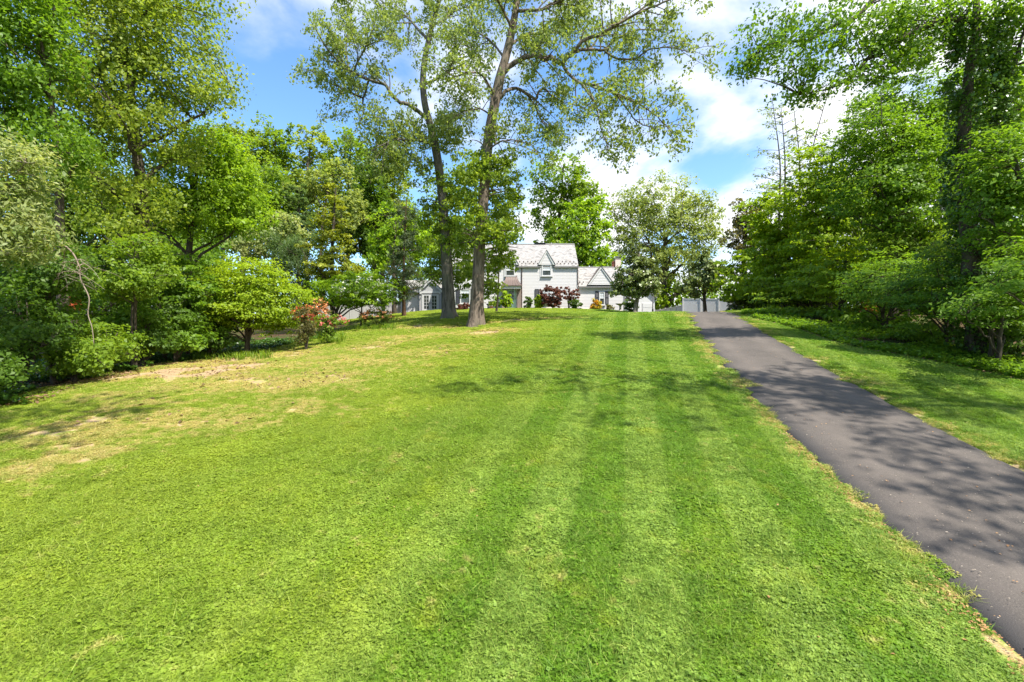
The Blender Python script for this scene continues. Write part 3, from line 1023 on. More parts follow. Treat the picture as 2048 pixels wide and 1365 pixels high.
# main block
XL, XR = -7.15, 7.05
ze, zr, ye, yr = 11.50, 14.55, 53.90, 57.45
wl_ = add_part('wall', M_SIDING, house, lambda b: (b.box(XL, XR, YH, 2 * yr - YH, gH - .6, ze - .1), b.siding(XL, XR, gH + .15, ze - .12, YH - .001)))
add_part('gable_wall', M_SIDING, house, lambda b: b.prism([(XR - .01, YH, ze - .1), (XR - .01, 2 * yr - YH, ze - .1), (XR - .01, yr, zr - .16)], (-.2, 0, 0)))
add_part('gable_wall', M_SIDING, house, lambda b: b.prism([(XL + .01, YH, ze - .1), (XL + .01, yr, zr - .16), (XL + .01, 2 * yr - YH, ze - .1)], (.2, 0, 0)))
roof = slope_roof('roof', XL - .12, XR + .12, ye, ze, yr, zr, house)


def guards(b, x0, x1, ye, ze, yr, zr, skip):
    k = 0
    for row, off in ((.35, 0), (.75, .2)):
        x = x0 + .2 + off
        while x < x1:
            if not any(abs(x - c) < w for c, w in skip):
                t = row / math.hypot(yr - ye, zr - ze)
                y, z = ye + (yr - ye) * t, ze + (zr - ze) * t
                j = (RNG.random() - .5) * .06
                b.box(x + j, x + j + .10, y - .05, y + .03, z + .004, z + .12)
            x += .42


sg = add_part('snow_guard', M_DOWN, roof, lambda b: guards(b, XL, XR, ye, ze, yr, zr, [(3.73, 1.0), (-.2, 1.0)])); sg['kind'] = 'stuff'
add_part('ridge_vent', M_METALB, roof, lambda b: b.box(2.6, 3.85, yr - .2, yr + .2, zr + .01, zr + .12))
segs = [(XL - .12, -1.0), (.6, 2.93), (4.53, XR + .12)]
for a, c in segs:
    add_part('gutter', M_GUTTER, house, lambda b: b.box(a, c, ye - .13, ye - .006, ze - .19, ze - .07))
add_part('ridge_cap', M_GUTTER, roof, lambda b: b.prism([(XL - .12, yr - .14, zr - .06), (XL - .12, yr, zr + .05), (XL - .12, yr + .14, zr - .06)], (XR - XL + .24, 0, 0)))


def downspout(px, row_t, row_b, y, kick=0):
    x, zt = xz(px, row_t, y); zb = gH + .05 if row_b is None else xz(px, row_b, y)[1]
    add_part('downspout', M_DOWN, house, lambda b: b.tube([(x, y - .16, zt + .1), (x, y - .07, zt - .12), (x, y - .07, zb + .2), (x + kick, y - .09, zb)], .05, 8), True)


downspout(1043.5, 533, None, YH)
downspout(1155.5, 533, 574, YH, .12)
for xc in (3.73, -.2):
    gable(house, xc, .80, 11.62, 13.02, 53.84, 55.6)
    # cheeks of the wall dormer and its window
    add_part('dormer_wall', M_SIDING, house, lambda b: b.box(xc - .69, xc + .69, 53.94, YH - .03, 10.30, 11.64))
    window(house, xc - .52, xc + .52, 10.42, 11.60, 53.93)
# ground floor window with shutters behind the burgundy shrubs
window(house, 2.95, 4.75, 7.45, 8.98, YH - .03, cols=4)
shutter(house, 2.46, 2.90, 7.4, 9.0, YH - .025); shutter(house, 4.80, 5.24, 7.4, 9.0, YH - .025)
window(house, -5.6, -4.5, 7.45, 8.98, YH - .03, cols=3)
shutter(house, -6.05, -5.65, 7.4, 9.0, YH - .025); shutter(house, -4.45, -4.05, 7.4, 9.0, YH - .025)

# entrance: door, board panels, flared copper hood
xc = -.05
door = add_part('door', M_MINT, house, lambda b: (b.box(xc - .46, xc - .28, YH - .10, YH - .04, gH + .12, gH + 2.12), b.box(xc + .28, xc + .46, YH - .10, YH - .04, gH + .12, gH + 2.12),
                                                  b.box(xc - .28, xc + .28, YH - .10, YH - .04, gH + .12, gH + .95), b.box(xc - .28, xc + .28, YH - .10, YH - .04, gH + 1.98, gH + 2.12)))
add_part('pane', M_GLASS, door, lambda b: b.box(xc - .28, xc + .28, YH - .075, YH - .055, gH + .95, gH + 1.98))
add_part('muntin', M_MINT, door, lambda b: (b.box(xc - .015, xc + .015, YH - .095, YH - .076, gH + .95, gH + 1.98), b.box(xc - .28, xc + .28, YH - .094, YH - .077, gH + 1.27, gH + 1.30), b.box(xc - .28, xc + .28, YH - .094, YH - .077, gH + 1.61, gH + 1.64)))
add_part('handle', M_DOWN, door, lambda b: b.tube([(xc + .38, YH - .15, gH + 1.02), (xc + .38, YH - .15, gH + 1.20)], .018, 6))
add_part('door_surround', M_WHITE, house, lambda b: (b.box(xc - .60, xc - .465, YH - .13, YH - .03, gH + .05, gH + 2.14), b.box(xc + .465, xc + .60, YH - .13, YH - .03, gH + .05, gH + 2.14), b.box(xc - .60, xc + .60, YH - .13, YH - .03, gH + 2.142, gH + 2.34)))
for s in (-1, 1):
    for k in range(5):
        x0 = xc + s * .82 - .2 + k * .082
        add_part('board', M_BOARD, house, lambda b: b.box(x0, x0 + .074, YH - .6 - .01 * (k % 2), YH - .03, gH + .05, gH + 2.12))
hood = MB(O)
rings = []
zt, zb_ = 10.44, 9.30
for t in np.linspace(0, 1, 9):
    w = .58 + (1.10 - .58) * (t ** 1.7); yf = YH - .15 - 1.05 * (t ** 1.5); z = zt + (zb_ - zt) * (t ** .9)
    rings.append([(xc - w, YH - .02, z), (xc - w, yf, z), (xc + w, yf, z), (xc + w, YH - .02, z)])
V = [p for r in rings for p in r]
Fs = [(i * 4 + j, (i + 1) * 4 + j, (i + 1) * 4 + j + 1, i * 4 + j + 1) for i in range(8) for j in range(3)] + [(0, 1, 2, 3)]
hood.add(V, Fs)
hood.box(xc - 1.10, xc + 1.10, YH - 1.20, YH - .02, zb_ - .07, zb_ - .002)
ho = hood.build('hood', M_COPPER, house)


def seams(b):
    for u in np.linspace(-1, 1, 8):
        b.tube([(xc + u * (.58 + .52 * t ** 1.7), YH - .155 - 1.05 * t ** 1.5, zt + (zb_ - zt) * t ** .9 + .012) for t in np.linspace(0, 1, 9)], .014, 5)


add_part('seam', M_COPPER, ho, seams)
add_part('frieze', M_WHITE, house, lambda b: b.box(xc - 1.0, xc + 1.0, YH - 1.08, YH - .62, zb_ - .36, zb_ - .075))
add_part('porch_step', M_STONE, house, lambda b: b.box(xc - 1.1, xc + 1.1, YH - 1.3, YH - .02, gH - .5, gH + .045))
add_part('porch_light', M_METALB, house, lambda b: b.box(xc + .1, xc + .26, YH - 1.06, YH - .9, zb_ - .46, zb_ - .362))

# right wing
YW = 55.0
wx0, wx1 = 7.06, 12.4
add_part('wall', M_SIDING, house, lambda b: (b.box(wx0, wx1, YW, YW + 6.4, 5.9, 9.3), b.siding(wx0, wx1, 6.75, 9.05, YW - .001)))
add_part('fascia', M_WHITE, house, lambda b: b.box(wx0, wx1 + .1, YW - .12, YW - .004, 9.06, 9.36))
wroof = slope_roof('roof', wx0 + .0, wx1 + .2, 54.82, 9.42, 58.2, 12.0, house)
add_part('gable_wall', M_SIDING, house, lambda b: b.prism([(wx1 - .01, YW, 9.3), (wx1 - .01, YW + 6.4, 9.3), (wx1 - .01, 58.2, 11.84)], (-.2, 0, 0)))
sg = add_part('snow_guard', M_DOWN, wroof, lambda b: guards(b, wx0, wx1, 54.82, 9.42, 58.2, 12.0, [(9.75, 1.7)])); sg['kind'] = 'stuff'
add_part('gutter', M_GUTTER, house, lambda b: b.box(wx0 + .05, wx1 + .2, 54.69, 54.815, 9.25, 9.36))
add_part('ridge_cap', M_GUTTER, wroof, lambda b: b.prism([(wx0, 58.06, 11.94), (wx0, 58.2, 12.05), (wx0, 58.34, 11.94)], (wx1 - wx0 + .2, 0, 0)))
gable(house, 9.75, 1.36, 9.56, 11.42, 54.74, 57.5, step=.17)
xa, xb = (1198 - CX) * .055, (1209.5 - CX) * .055
window(house, xa, xb, 7.36, 8.82, YW - .03)
shutter(house, xa - .42, xa - .03, 7.45, 8.88, YW - .025); shutter(house, xb + .03, xb + .42, 7.45, 8.88, YW - .025)
add_part('corner_board', M_GUTTER, house, lambda b: b.box(wx1 - .12, wx1 + .02, YW - .05, YW - .022, 6.3, 9.05))
chim = add_part('chimney', M_BRICKLIT, wroof, lambda b: b.box(12.0, 12.62, 58.0, 58.9, 11.2, 12.95))
add_part('chimney_cap', M_GUTTER, chim, lambda b: (b.box(11.95, 12.67, 57.95, 58.95, 12.95, 13.02), b.box(12.2, 12.45, 58.3, 58.6, 13.02, 13.22), b.box(12.12, 12.53, 58.22, 58.68, 13.22, 13.27)))
add_part('shaded_side', M_BRICKSHADE, chim, lambda b: b.box(11.72, 11.99, 58.2, 58.8, 11.2, 12.7))  # added box standing in for the chimney's left face, coloured as in shade

# left wing with french doors
YL = 60.0
lx0, lx1 = (798 - CX) * .06, -7.1
add_part('wall', M_SIDING, house, lambda b: (b.box(lx0, lx1, YL, YL + 5, 5.5, 9.1), b.siding(lx0, lx1, 6.7, 9.0, YL - .001)))
lroof = slope_roof('roof', lx0 - .25, lx1, 59.7, 9.22, 62.4, 10.98, house)
add_part('gutter', M_GUTTER, house, lambda b: b.box(lx0 - .25, -11.2, 59.57, 59.695, 9.06, 9.17))
gc_ = (862.5 - CX) * .06
add_part('porch_wall', M_GREYWALL, house, lambda b: (b.box(gc_ - 1.3, gc_ + 1.3, 59.35, YL - .025, 5.8, 9.3)))
add_part('gable', M_GABLE, house, lambda b: b.prism([(gc_ - 1.3, 59.4, 9.3), (gc_ + 1.3, 59.4, 9.3), (gc_, 59.4, 10.55)], (0, .2, 0)))
for s in (-1, 1):
    add_part('barge_board', M_WHITE, house, lambda b: b.prism([(gc_ + s * 1.62, 59.2, 9.16), (gc_ + s * 1.30, 59.2, 9.16), (gc_, 59.2, 10.46), (gc_, 59.2, 10.76)], (0, .13, 0)))

    def prf(b):
        V = [np.array(q) for q in ((gc_, 59.15, 10.84), (gc_ + s * 1.72, 59.15, 9.2), (gc_ + s * 1.72, 60.3, 9.2), (gc_, 62.4, 10.84))]
        nn = np.array([0, 0, -.07])
        b.add(V + [v + nn for v in V], [(0, 1, 2, 3), (7, 6, 5, 4), (0, 4, 5, 1), (1, 5, 6, 2), (2, 6, 7, 3), (3, 7, 4, 0)])
    add_part('gable_roof', M_GUTTER, house, prf)
add_part('frieze', M_WHITE, house, lambda b: b.box(gc_ - 1.25, gc_ + 1.25, 59.25, 59.346, 8.98, 9.28))
add_part('door_surround', M_WHITE, house, lambda b: (b.box(gc_ - 1.02, gc_ - .93, 59.25, 59.347, 6.92, 8.95), b.box(gc_ + .93, gc_ + 1.02, 59.25, 59.347, 6.92, 8.95), b.box(gc_ - 1.02, gc_ + 1.02, 59.25, 59.347, 8.952, 9.06)))
for s in (-1, 1):
    x0, x1 = (gc_ - .92, gc_ - .01) if s < 0 else (gc_ + .01, gc_ + .92)
    fd = add_part('french_door', M_WHITE, house, lambda b: (b.box(x0, x0 + .17, 59.28, 59.346, 6.93, 8.94), b.box(x1 - .17, x1, 59.28, 59.346, 6.93, 8.94),
                                                             b.box(x0 + .17, x1 - .17, 59.28, 59.346, 6.93, 7.20), b.box(x0 + .17, x1 - .17, 59.28, 59.346, 8.78, 8.94)))
    for i in range(2):
        for j in range(4):
            wx = (x1 - x0 - .34) / 2; wz = (8.78 - 7.2) / 4
            add_part('pane', M_GLASS, fd, lambda b: b.box(x0 + .17 + i * wx + .02, x0 + .17 + (i + 1) * wx - .02, 59.31, 59.33, 7.2 + j * wz + .02, 7.2 + (j + 1) * wz - .02))
    add_part('muntin', M_WHITE, fd, lambda b: (b.box((x0 + x1) / 2 - .02, (x0 + x1) / 2 + .02, 59.29, 59.335, 7.2, 8.78), [b.box(x0 + .17, x1 - .17, 59.292, 59.334, 7.2 + j * (8.78 - 7.2) / 4 - .02, 7.2 + j * (8.78 - 7.2) / 4 + .02) for j in (1, 2, 3)]))
    add_part('handle', M_DOWN, fd, lambda b: b.box(gc_ + s * .09 - .025, gc_ + s * .09 + .025, 59.23, 59.278, 7.82, 8.0))
add_part('downspout', M_DOWN, house, lambda b: b.tube([((839.5 - CX) * .06, 59.6, 9.1), ((839.5 - CX) * .06 + .02, 59.9, 8.7), ((839.5 - CX) * .06 + .02, 59.9, 6.6)], .055, 8), True)

# garage behind the holly
garage = thing('garage', 'white gabled garage partly hidden behind the dark holly tree', 'garage', (16.0, 64, gz1(16, 64)))
O = np.array(garage.location)
YG = 62.0
ga, gb = (1256 - CX) * .062, (1309.5 - CX) * .062
gm = (ga + gb) / 2
add_part('wall', M_WHITE, garage, lambda b: b.prism([(ga, YG, 5.4), (gb, YG, 5.4), (gb, YG, 8.9), (gm, YG, 10.3), (ga, YG, 8.9)], (0, 5, 0)))
for (a, c) in ((ga + .25, gm - .12), (gm + .12, gb - .25)):
    gd = add_part('garage_door', M_VINYL, garage, lambda b: b.box(a, c, YG - .05, YG - .003, 5.8, 8.1))
    for k in range(4):
        add_part('door_panel', M_WHITE, gd, lambda b: b.box(a + .05, c - .05, YG - .075, YG - .052, 5.85 + k * .57, 6.36 + k * .57))
for s in (-1, 1):
    def gr(b):
        V = [np.array(q) for q in ((gm, YG - .3, 10.42), (gm + s * (gb - ga) * .56, YG - .3, 8.85), (gm + s * (gb - ga) * .56, YG + 5.2, 8.85), (gm, YG + 5.2, 10.42))]
        nn = np.array([0, 0, -.12])
        b.add(V + [v + nn for v in V], [(0, 1, 2, 3), (7, 6, 5, 4), (0, 4, 5, 1), (1, 5, 6, 2), (2, 6, 7, 3), (3, 7, 4, 0)])
    add_part('roof', M_ROOFN, garage, gr)

# neighbour's house glimpsed through the trees on the far left
nb = thing('neighbour_house', 'low grey roofed house glimpsed through the trees on the left', 'house', (-45, 50, gz1(-45, 50)))
O = np.array(nb.location)
za = xz(0, 550, 48)[1]; zp = xz(0, 512, 48)[1]
add_part('wall', M_NWALL, nb, lambda b: b.box(-47.5, -40.5, 48.5, 55, gz1(-45, 50) - 1, za))
add_part('roof', M_ROOFN, nb, lambda b: b.prism([(-48, 48, za), (-48, 51.5, zp + .3), (-48, 55.5, za)], (8, 0, 0)))
for k in range(3):
    add_part('window', M_GLASS, nb, lambda b: b.box(-46.5 + k * 2, -45.5 + k * 2, 48.44, 48.49, za - 1.6, za - .5))


# ------------------------------------------------------------------ fences
def fence(name, label, a, b, top_a, top_b, npan, matp, cap=True, board=.15):
    """board panels between capped posts from a to b (ground points), tops given"""
    a, b = np.asarray(a, float), np.asarray(b, float)
    root = thing(name, label, 'fence', (a + b) / 2)
    Of = np.array(root.location)
    d = (b - a)[:2]; ln = np.linalg.norm(d); d /= ln; nrm = np.array([-d[1], d[0]])

    def pt(s, off, z): return (a[0] + d[0] * s + nrm[0] * off, a[1] + d[1] * s + nrm[1] * off, z)
    for k in range(npan + 1):
        s = ln * k / npan; zt = top_a + (top_b - top_a) * k / npan
        g0 = gz1(*pt(s, 0, 0)[:2]) - .3
        mb = MB(Of)
        w = .065
        mb.prism([pt(s - w, -w, g0), pt(s + w, -w, g0), pt(s + w, w, g0), pt(s - w, w, g0)], (0, 0, zt + .06 - g0))
        po = mb.build('post', matp, root)
        if cap:
            mb = MB(Of); c = .09
            base = [pt(s - c, -c, zt + .06), pt(s + c, -c, zt + .06), pt(s + c, c, zt + .06), pt(s - c, c, zt + .06)]
            mb.add(base + [pt(s, 0, zt + .17)], [(3, 2, 1, 0), (0, 1, 4), (1, 2, 4), (2, 3, 4), (3, 0, 4)])
            mb.build('post_cap', matp, po)
    for k in range(npan):
        s0, s1 = ln * k / npan + .07, ln * (k + 1) / npan - .07
        z0, z1 = top_a + (top_b - top_a) * k / npan, top_a + (top_b - top_a) * (k + 1) / npan
        mb = MB(Of)
        nb_ = max(3, int((s1 - s0) / board)); st = (s1 - s0) / nb_
        for i in range(nb_):
            u0, u1 = s0 + i * st + .004, s0 + (i + 1) * st - .004
            f = (i + .5) / nb_; zt = z0 + (z1 - z0) * f - .10
            gg = gz1(*pt((u0 + u1) / 2, 0, 0)[:2]) + .03
            mb.prism([pt(u0, -.018, gg), pt(u1, -.018, gg), pt(u1, .018, gg), pt(u0, .018, gg)], (0, 0, zt - gg))
        pn = mb.build('panel', matp, root)
        for hi in (1, 0):
            mb = MB(Of)
            if hi: za, zb2 = z0 - .10, z1 - .10
            else: za, zb2 = gz1(*pt(s0, 0, 0)[:2]) + .08, gz1(*pt(s1, 0, 0)[:2]) + .08
            V = [pt(s0, -.04, za), pt(s1, -.04, zb2), pt(s1, .04, zb2), pt(s0, .04, za)]
            V = [np.array(v) for v in V]; up = np.array([0, 0, .1])
            mb.add(V + [v + up for v in V], [(3, 2, 1, 0), (4, 5, 6, 7), (0, 1, 5, 4), (1, 2, 6, 5), (2, 3, 7, 6), (3, 0, 4, 7)])
            mb.build('rail', matp, pn)
    return root


def topz(row, Y): return CZ + (CY - row) * Y / F


def gpt(px, Y): return gp(px, Y)


fence('vinyl_fence', 'white vinyl privacy fence behind the small trees at the end of the driveway', gpt(1366, 54), gpt(1515, 50), topz(597, 54), topz(598, 50), 4, M_VINYL)
fence('board_fence', 'weathered grey board fence sloping down beyond the driveway towards the garage', gpt(1366, 54.4), gpt(1311, 66), topz(610, 54.4), topz(620.5, 66), 5, M_FENCEG, cap=False)
fence('panel_fence', 'pale grey panel fence behind the dogwood left of the house', gpt(640, 50), gpt(800, 59), topz(613, 50), topz(603, 59), 6, M_PANEL)

# ------------------------------------------------------------------ small things round the house
# lamp post
b0 = gp(1305.5, 50); b0[2] = min(b0[2], topz(626, 50))
lp = thing('lamp_post', 'slim black lamp post beside the white garage', 'lamp post', b0)
O = b0
zt = topz(572, 50)
add_part('post', M_METALB, lp, lambda b: b.tube([(b0[0], b0[1], b0[2] - .2), (b0[0], b0[1], b0[2] + .55), (b0[0], b0[1], b0[2] + .6), (b0[0], b0[1], zt - .35)], [.10, .085, .05, .045], 12), True)
ln_ = add_part('lantern', M_METALB, lp, lambda b: (b.box(b0[0] - .12, b0[0] + .12, b0[1] - .12, b0[1] + .12, zt - .35, zt - .31), b.tube([(b0[0], b0[1], zt), (b0[0], b0[1], zt + .2)], [.17, .02], 6),
                                                   [b.box(b0[0] + i * .12 - .01, b0[0] + i * .12 + .01, b0[1] + j * .12 - .01, b0[1] + j * .12 + .01, zt - .31, zt) for i in (-1, 1) for j in (-1, 1)]))
add_part('lantern_glass', M_PALEGLASS, ln_, lambda b: b.box(b0[0] - .10, b0[0] + .10, b0[1] - .10, b0[1] + .10, zt - .308, zt - .002))


def lathe(b, c, prof_, sides=20):
    V = []
    for r, z in prof_:
        for k in range(sides):
            a = 2 * math.pi * k / sides
            V.append((c[0] + r * math.cos(a), c[1] + r * math.sin(a), c[2] + z))
    n = len(prof_)
    b.add(V, [(i * sides + k, i * sides + (k + 1) % sides, (i + 1) * sides + (k + 1) % sides, (i + 1) * sides + k) for i in range(n - 1) for k in range(sides)] + [tuple(range(sides))[::-1], tuple((n - 1) * sides + k for k in range(sides))])


b0 = gp(1240.5, 50.5)
bb_ = thing('bird_bath', 'stone bird bath standing in front of the right wing', 'bird bath', b0)
O = b0
add_part('pedestal', M_STONE, bb_, lambda b: lathe(b, b0, [(.24, -.15), (.24, .06), (.17, .10), (.12, .2), (.10, .45), (.13, .60), (.20, .66)]), True)
add_part('basin', M_STONE, bb_, lambda b: lathe(b, b0, [(.12, .64), (.32, .70), (.46, .79), (.47, .83), (.43, .83), (.30, .765), (.02, .75)]), True)

# wheelie bin
b0 = gp(1568, 34)
bn = thing('trash_bin', 'dark wheeled rubbish bin standing among the bushes right of the driveway top', 'trash bin', b0)
O = b0
add_part('body', M_BIN, bn, lambda b: b.add([(b0[0] - .23, b0[1] - .27, b0[2] + .05), (b0[0] + .23, b0[1] - .27, b0[2] + .05), (b0[0] + .23, b0[1] + .27, b0[2] + .05), (b0[0] - .23, b0[1] + .27, b0[2] + .05),
                                             (b0[0] - .30, b0[1] - .35, b0[2] + 1.0), (b0[0] + .30, b0[1] - .35, b0[2] + 1.0), (b0[0] + .30, b0[1] + .35, b0[2] + 1.0), (b0[0] - .30, b0[1] + .35, b0[2] + 1.0)],
                                            [(3, 2, 1, 0), (4, 5, 6, 7), (0, 1, 5, 4), (1, 2, 6, 5), (2, 3, 7, 6), (3, 0, 4, 7)]))
add_part('lid', M_BIN, bn, lambda b: (b.box(b0[0] - .33, b0[0] + .33, b0[1] - .38, b0[1] + .38, b0[2] + 1.003, b0[2] + 1.05), b.box(b0[0] - .25, b0[0] + .25, b0[1] - .3, b0[1] + .3, b0[2] + 1.05, b0[2] + 1.09)))
for s in (-1, 1):
    add_part('wheel', M_METALB, bn, lambda b: b.tube([(b0[0] + s * .22, b0[1] + .25, b0[2] + .12), (b0[0] + s * .30, b0[1] + .25, b0[2] + .12)], .13, 14))

# planter box and little dark statue left of the entrance
b0 = gp(982, 51.5)
pl = thing('planter_box', 'low brown planter box on the grass left of the entrance', 'planter', b0)
O = b0
add_part('box', M_TERRA, pl, lambda b: b.box(b0[0] - .2, b0[0] + .22, b0[1] - .18, b0[1] + .18, b0[2] - .05, b0[2] + .27))
add_part('rim', M_TERRA, pl, lambda b: b.box(b0[0] - .24, b0[0] + .26, b0[1] - .22, b0[1] + .22, b0[2] + .272, b0[2] + .33))
b1 = gp(976.5, 51.2)
st_ = MB(b1)
st_.tube([(b1[0] + .10, b1[1], b1[2] - .03), (b1[0] + .08, b1[1], b1[2] + .15), (b1[0], b1[1], b1[2] + .33), (b1[0] - .05, b1[1], b1[2] + .46)], [.13, .14, .10, .06], 10)
st_.tube([(b1[0] - .03, b1[1], b1[2] + .44), (b1[0] - .07, b1[1], b1[2] + .52), (b1[0] - .20, b1[1], b1[2] + .52)], [.06, .085, .035], 8)
st_.tube([(b1[0] - .06, b1[1] - .05, b1[2] - .03), (b1[0] - .05, b1[1] - .05, b1[2] + .3)], [.035, .045], 6)
for s in (-1, 1): st_.tube([(b1[0] - .04, b1[1] + s * .05, b1[2] + .56), (b1[0] - .03, b1[1] + s * .06, b1[2] + .66)], [.03, .005], 5)
so = st_.build('dog_statue', M_METALB, None, True); so.location = tuple(b1)
tag(so, 'small dark statue of a sitting dog beside the brown planter box', 'statue')

# boulders edging the bed
rs = np.random.default_rng(5)
for k, (px, w, lab) in enumerate([(1098, .45, 'pale flat boulder edging the bed under the tall burgundy shrub'), (1122, .35, 'small grey boulder edging the bed between the burgundy shrubs'),
                                  (1170, .5, 'flat tan boulder at the right end of the flower bed'), (1181, .38, 'tan boulder beside the orange tipped shrub'), (1160, .3, 'small pale boulder right of the round boxwood')]):
    c = gp(px, 51.0)
    u, v = np.meshgrid(np.linspace(0, 2 * math.pi, 11)[:-1], np.linspace(-1.3, 1.4, 7))
    V = np.stack([np.cos(u) * np.cos(v) * w, np.sin(u) * np.cos(v) * w * .7, np.sin(v) * w * .32 + .05], -1) * (1 + .12 * rs.normal(size=u.shape))[..., None]
    i = np.arange(6)[:, None] * 10; kk = np.arange(10)[None]; k2 = (kk + 1) % 10
    Qb = np.stack([i + kk, i + k2, i + 10 + k2, i + 10 + kk], -1).reshape(-1, 4)
    o = np_mesh('boulder', V.reshape(-1, 3), Qb, M_STONE, smooth=False); o.location = tuple(c)
    tag(o, lab, 'boulder', group='boulders edging the flower bed')


# ------------------------------------------------------------------ shrubs
def shrub(name, label, px, row, rx, ry, Y, leaf, L=.07, lai=4.0, seed=1, flowers=None, group=None, base_px=None, cat='shrub', flat=.8, stem_r=.03, clump=None, shell=.45, nl=7, bark=B_DARK, **kw):
    return tree(name, label, cat, gp(base_px if base_px else px, Y), [E(px, row, rx, ry, Y)], leaf, L, lai=lai * 1.4, seed=seed, trunk_r=stem_r, stems=4, trunk_parts=('stem', 'foliage'), nl=nl, twigs=40,
                flowers=flowers, group=group, flat=flat, clump=clump or .18, shell=shell, bark=bark, minL=.0034, per=30, **kw)


shrub('round_shrub', 'bright yellow green rounded shrub beside the mint front door', 1011, 601, 13, 16, 51.8, L_LIME, .10, 5, 11)
shrub('boxwood', 'dark green upright boxwood between the entrance and the flower bed', 1057, 606, 8, 12, 52, L_BOX, .07, 5, 12)
shrub('leafy_shrub', 'mid green leafy shrub left of the tall burgundy shrub', 1078, 604, 10, 14, 51.8, L_YELLOW, .09, 5, 13)
shrub('burgundy_shrub', 'tall burgundy leaved shrub arching in front of the shuttered window', 1103, 592, 23, 24, 51.5, L_BURG, .10, 4, 14, stem_r=.05)
shrub('burgundy_shrub', 'looser burgundy shrub with bare lower stems near the right wing', 1141, 589, 20, 14, 51.6, L_BURG, .09, 2.6, 15, base_px=1137, stem_r=.05)
shrub('boxwood', 'dark clipped round boxwood below the looser burgundy shrub', 1152, 608, 11.5, 9.5, 51, L_BOX, .06, 6, 16, shell=.25)
shrub('golden_shrub', 'round shrub with orange and yellow tips in front of the right wing window', 1192, 609, 10.5, 12, 51, L_GOLD, .07, 6, 17, shell=.3)
shrub('low_shrub', 'small dull reddish shrub between the golden shrub and the bird bath', 1219, 616, 8, 6, 51.5, L_BROWN, .06, 3, 18)
shrub('evergreen_shrub', 'dark green shrub at the foot of the holly right of the bird bath', 1262, 609, 14, 13, 49.5, L_BOX, .09, 5, 19)
shrub('low_shrub', 'low burgundy shrub seen between the two oak trunks', 926, 614, 14, 8, 50, L_BURG, .08, 4, 20)
shrub('leafy_shrub', 'small pale green shrub against the white wall left of the planter', 993, 606, 6, 10, 52.5, L_MID, .07, 3, 21)
tree('azalea', 'orange red azalea with a dark twiggy base at the lawn edge', 'shrub', gp(612, 23), [E(600, 628, 17, 14, 23), E(622, 622, 14, 12, 23), E(612, 655, 19, 22, 23), E(600, 676, 16, 12, 23)], L_BROWN, .07, lai=2.0, seed=22, trunk_r=.03, stems=5, trunk_parts=('stem', 'foliage'), clump=.2, per=30, nl=12, twigs=60, minL=.0034, flowers=(F_RED, 120, .07, .55))
tree('azalea', 'coral pink azalea beside the daffodil leaves', 'shrub', gp(656, 24.5), [E(652, 652, 20, 16, 24.5), E(674, 640, 18, 11, 24.5), E(640, 640, 15, 12, 24.5), E(656, 674, 19, 12, 24.5)], L_MID, .07, lai=2.0, seed=23, trunk_r=.025, stems=5, trunk_parts=('stem', 'foliage'), clump=.2, per=30, nl=12, twigs=60, minL=.0034, flowers=(F_PINK, 110, .07, .4))
shrub('azalea', 'tall sparse azalea with orange blossom behind the coral pink one', 636, 622, 22, 26, 29, L_BROWN, .06, .7, 24, flowers=(F_ORANGE, 150, .08, .3), stem_r=.03)
shrub('azalea', 'vase shaped azalea with pale orange blossom beneath the dogwood', 757, 634, 36, 13, 33, L_OLIVE, .07, 2.0, 25, flowers=(F_ORANGE, 130, .085, .3), stem_r=.035, base_px=755)
shrub('azalea', 'red azalea glimpsed through the dark bushes on the far left', 132, 606, 20, 22, 21, L_DARK, .07, 2.0, 26, flowers=(F_RED, 150, .09, .2))
shrub('azalea', 'red azalea half hidden in the shade of the right hand woods', 1738, 612, 14, 24, 30, L_DARK, .07, 1.8, 27, flowers=(F_RED, 90, .10, .2))
shrub('rhododendron', 'dark glossy rhododendron at the top right of the driveway', 1488, 612, 36, 22, 41, L_HOLLY, .12, 4.5, 28)
shrub('leafy_shrub', 'light green big leaved shrub in front of the rubbish bin', 1553, 612, 12, 14, 33, L_BRIGHT, .14, 2.6, 29)
shrub('leafy_shrub', 'yellow green bush behind the sloping board fence', 1345, 590, 40, 26, 72, L_LIME, .2, 4, 30)
shrub('leafy_shrub', 'bright bush between the garage and the sloping board fence', 1318, 596, 18, 26, 70, L_YELLOW, .2, 4, 31)

# ------------------------------------------------------------------ the two oaks, limbs traced one by one


def poly3(pts, Y, dys=None):
    out = []
    for k, q in enumerate(pts):
        dyy = q[2] if len(q) > 2 else 0
        out.append(P(q[0], q[1], Y + dyy))
    return np.array(out)


def smooth_path(p, n):
    """Catmull-Rom through the points"""
    p = np.asarray(p, float)
    q = np.vstack([2 * p[0] - p[1], p, 2 * p[-1] - p[-2]])
    out = []
    for i in range(1, len(q) - 2):
        for t in np.linspace(0, 1, n, endpoint=False):
            a, b, c, d = q[i - 1], q[i], q[i + 1], q[i + 2]
            out.append(.5 * (2 * b + (c - a) * t + (2 * a - 5 * b + 4 * c - d) * t * t + (3 * b - a - 3 * c + d) * t ** 3))
    out.append(p[-1])
    return np.array(out)


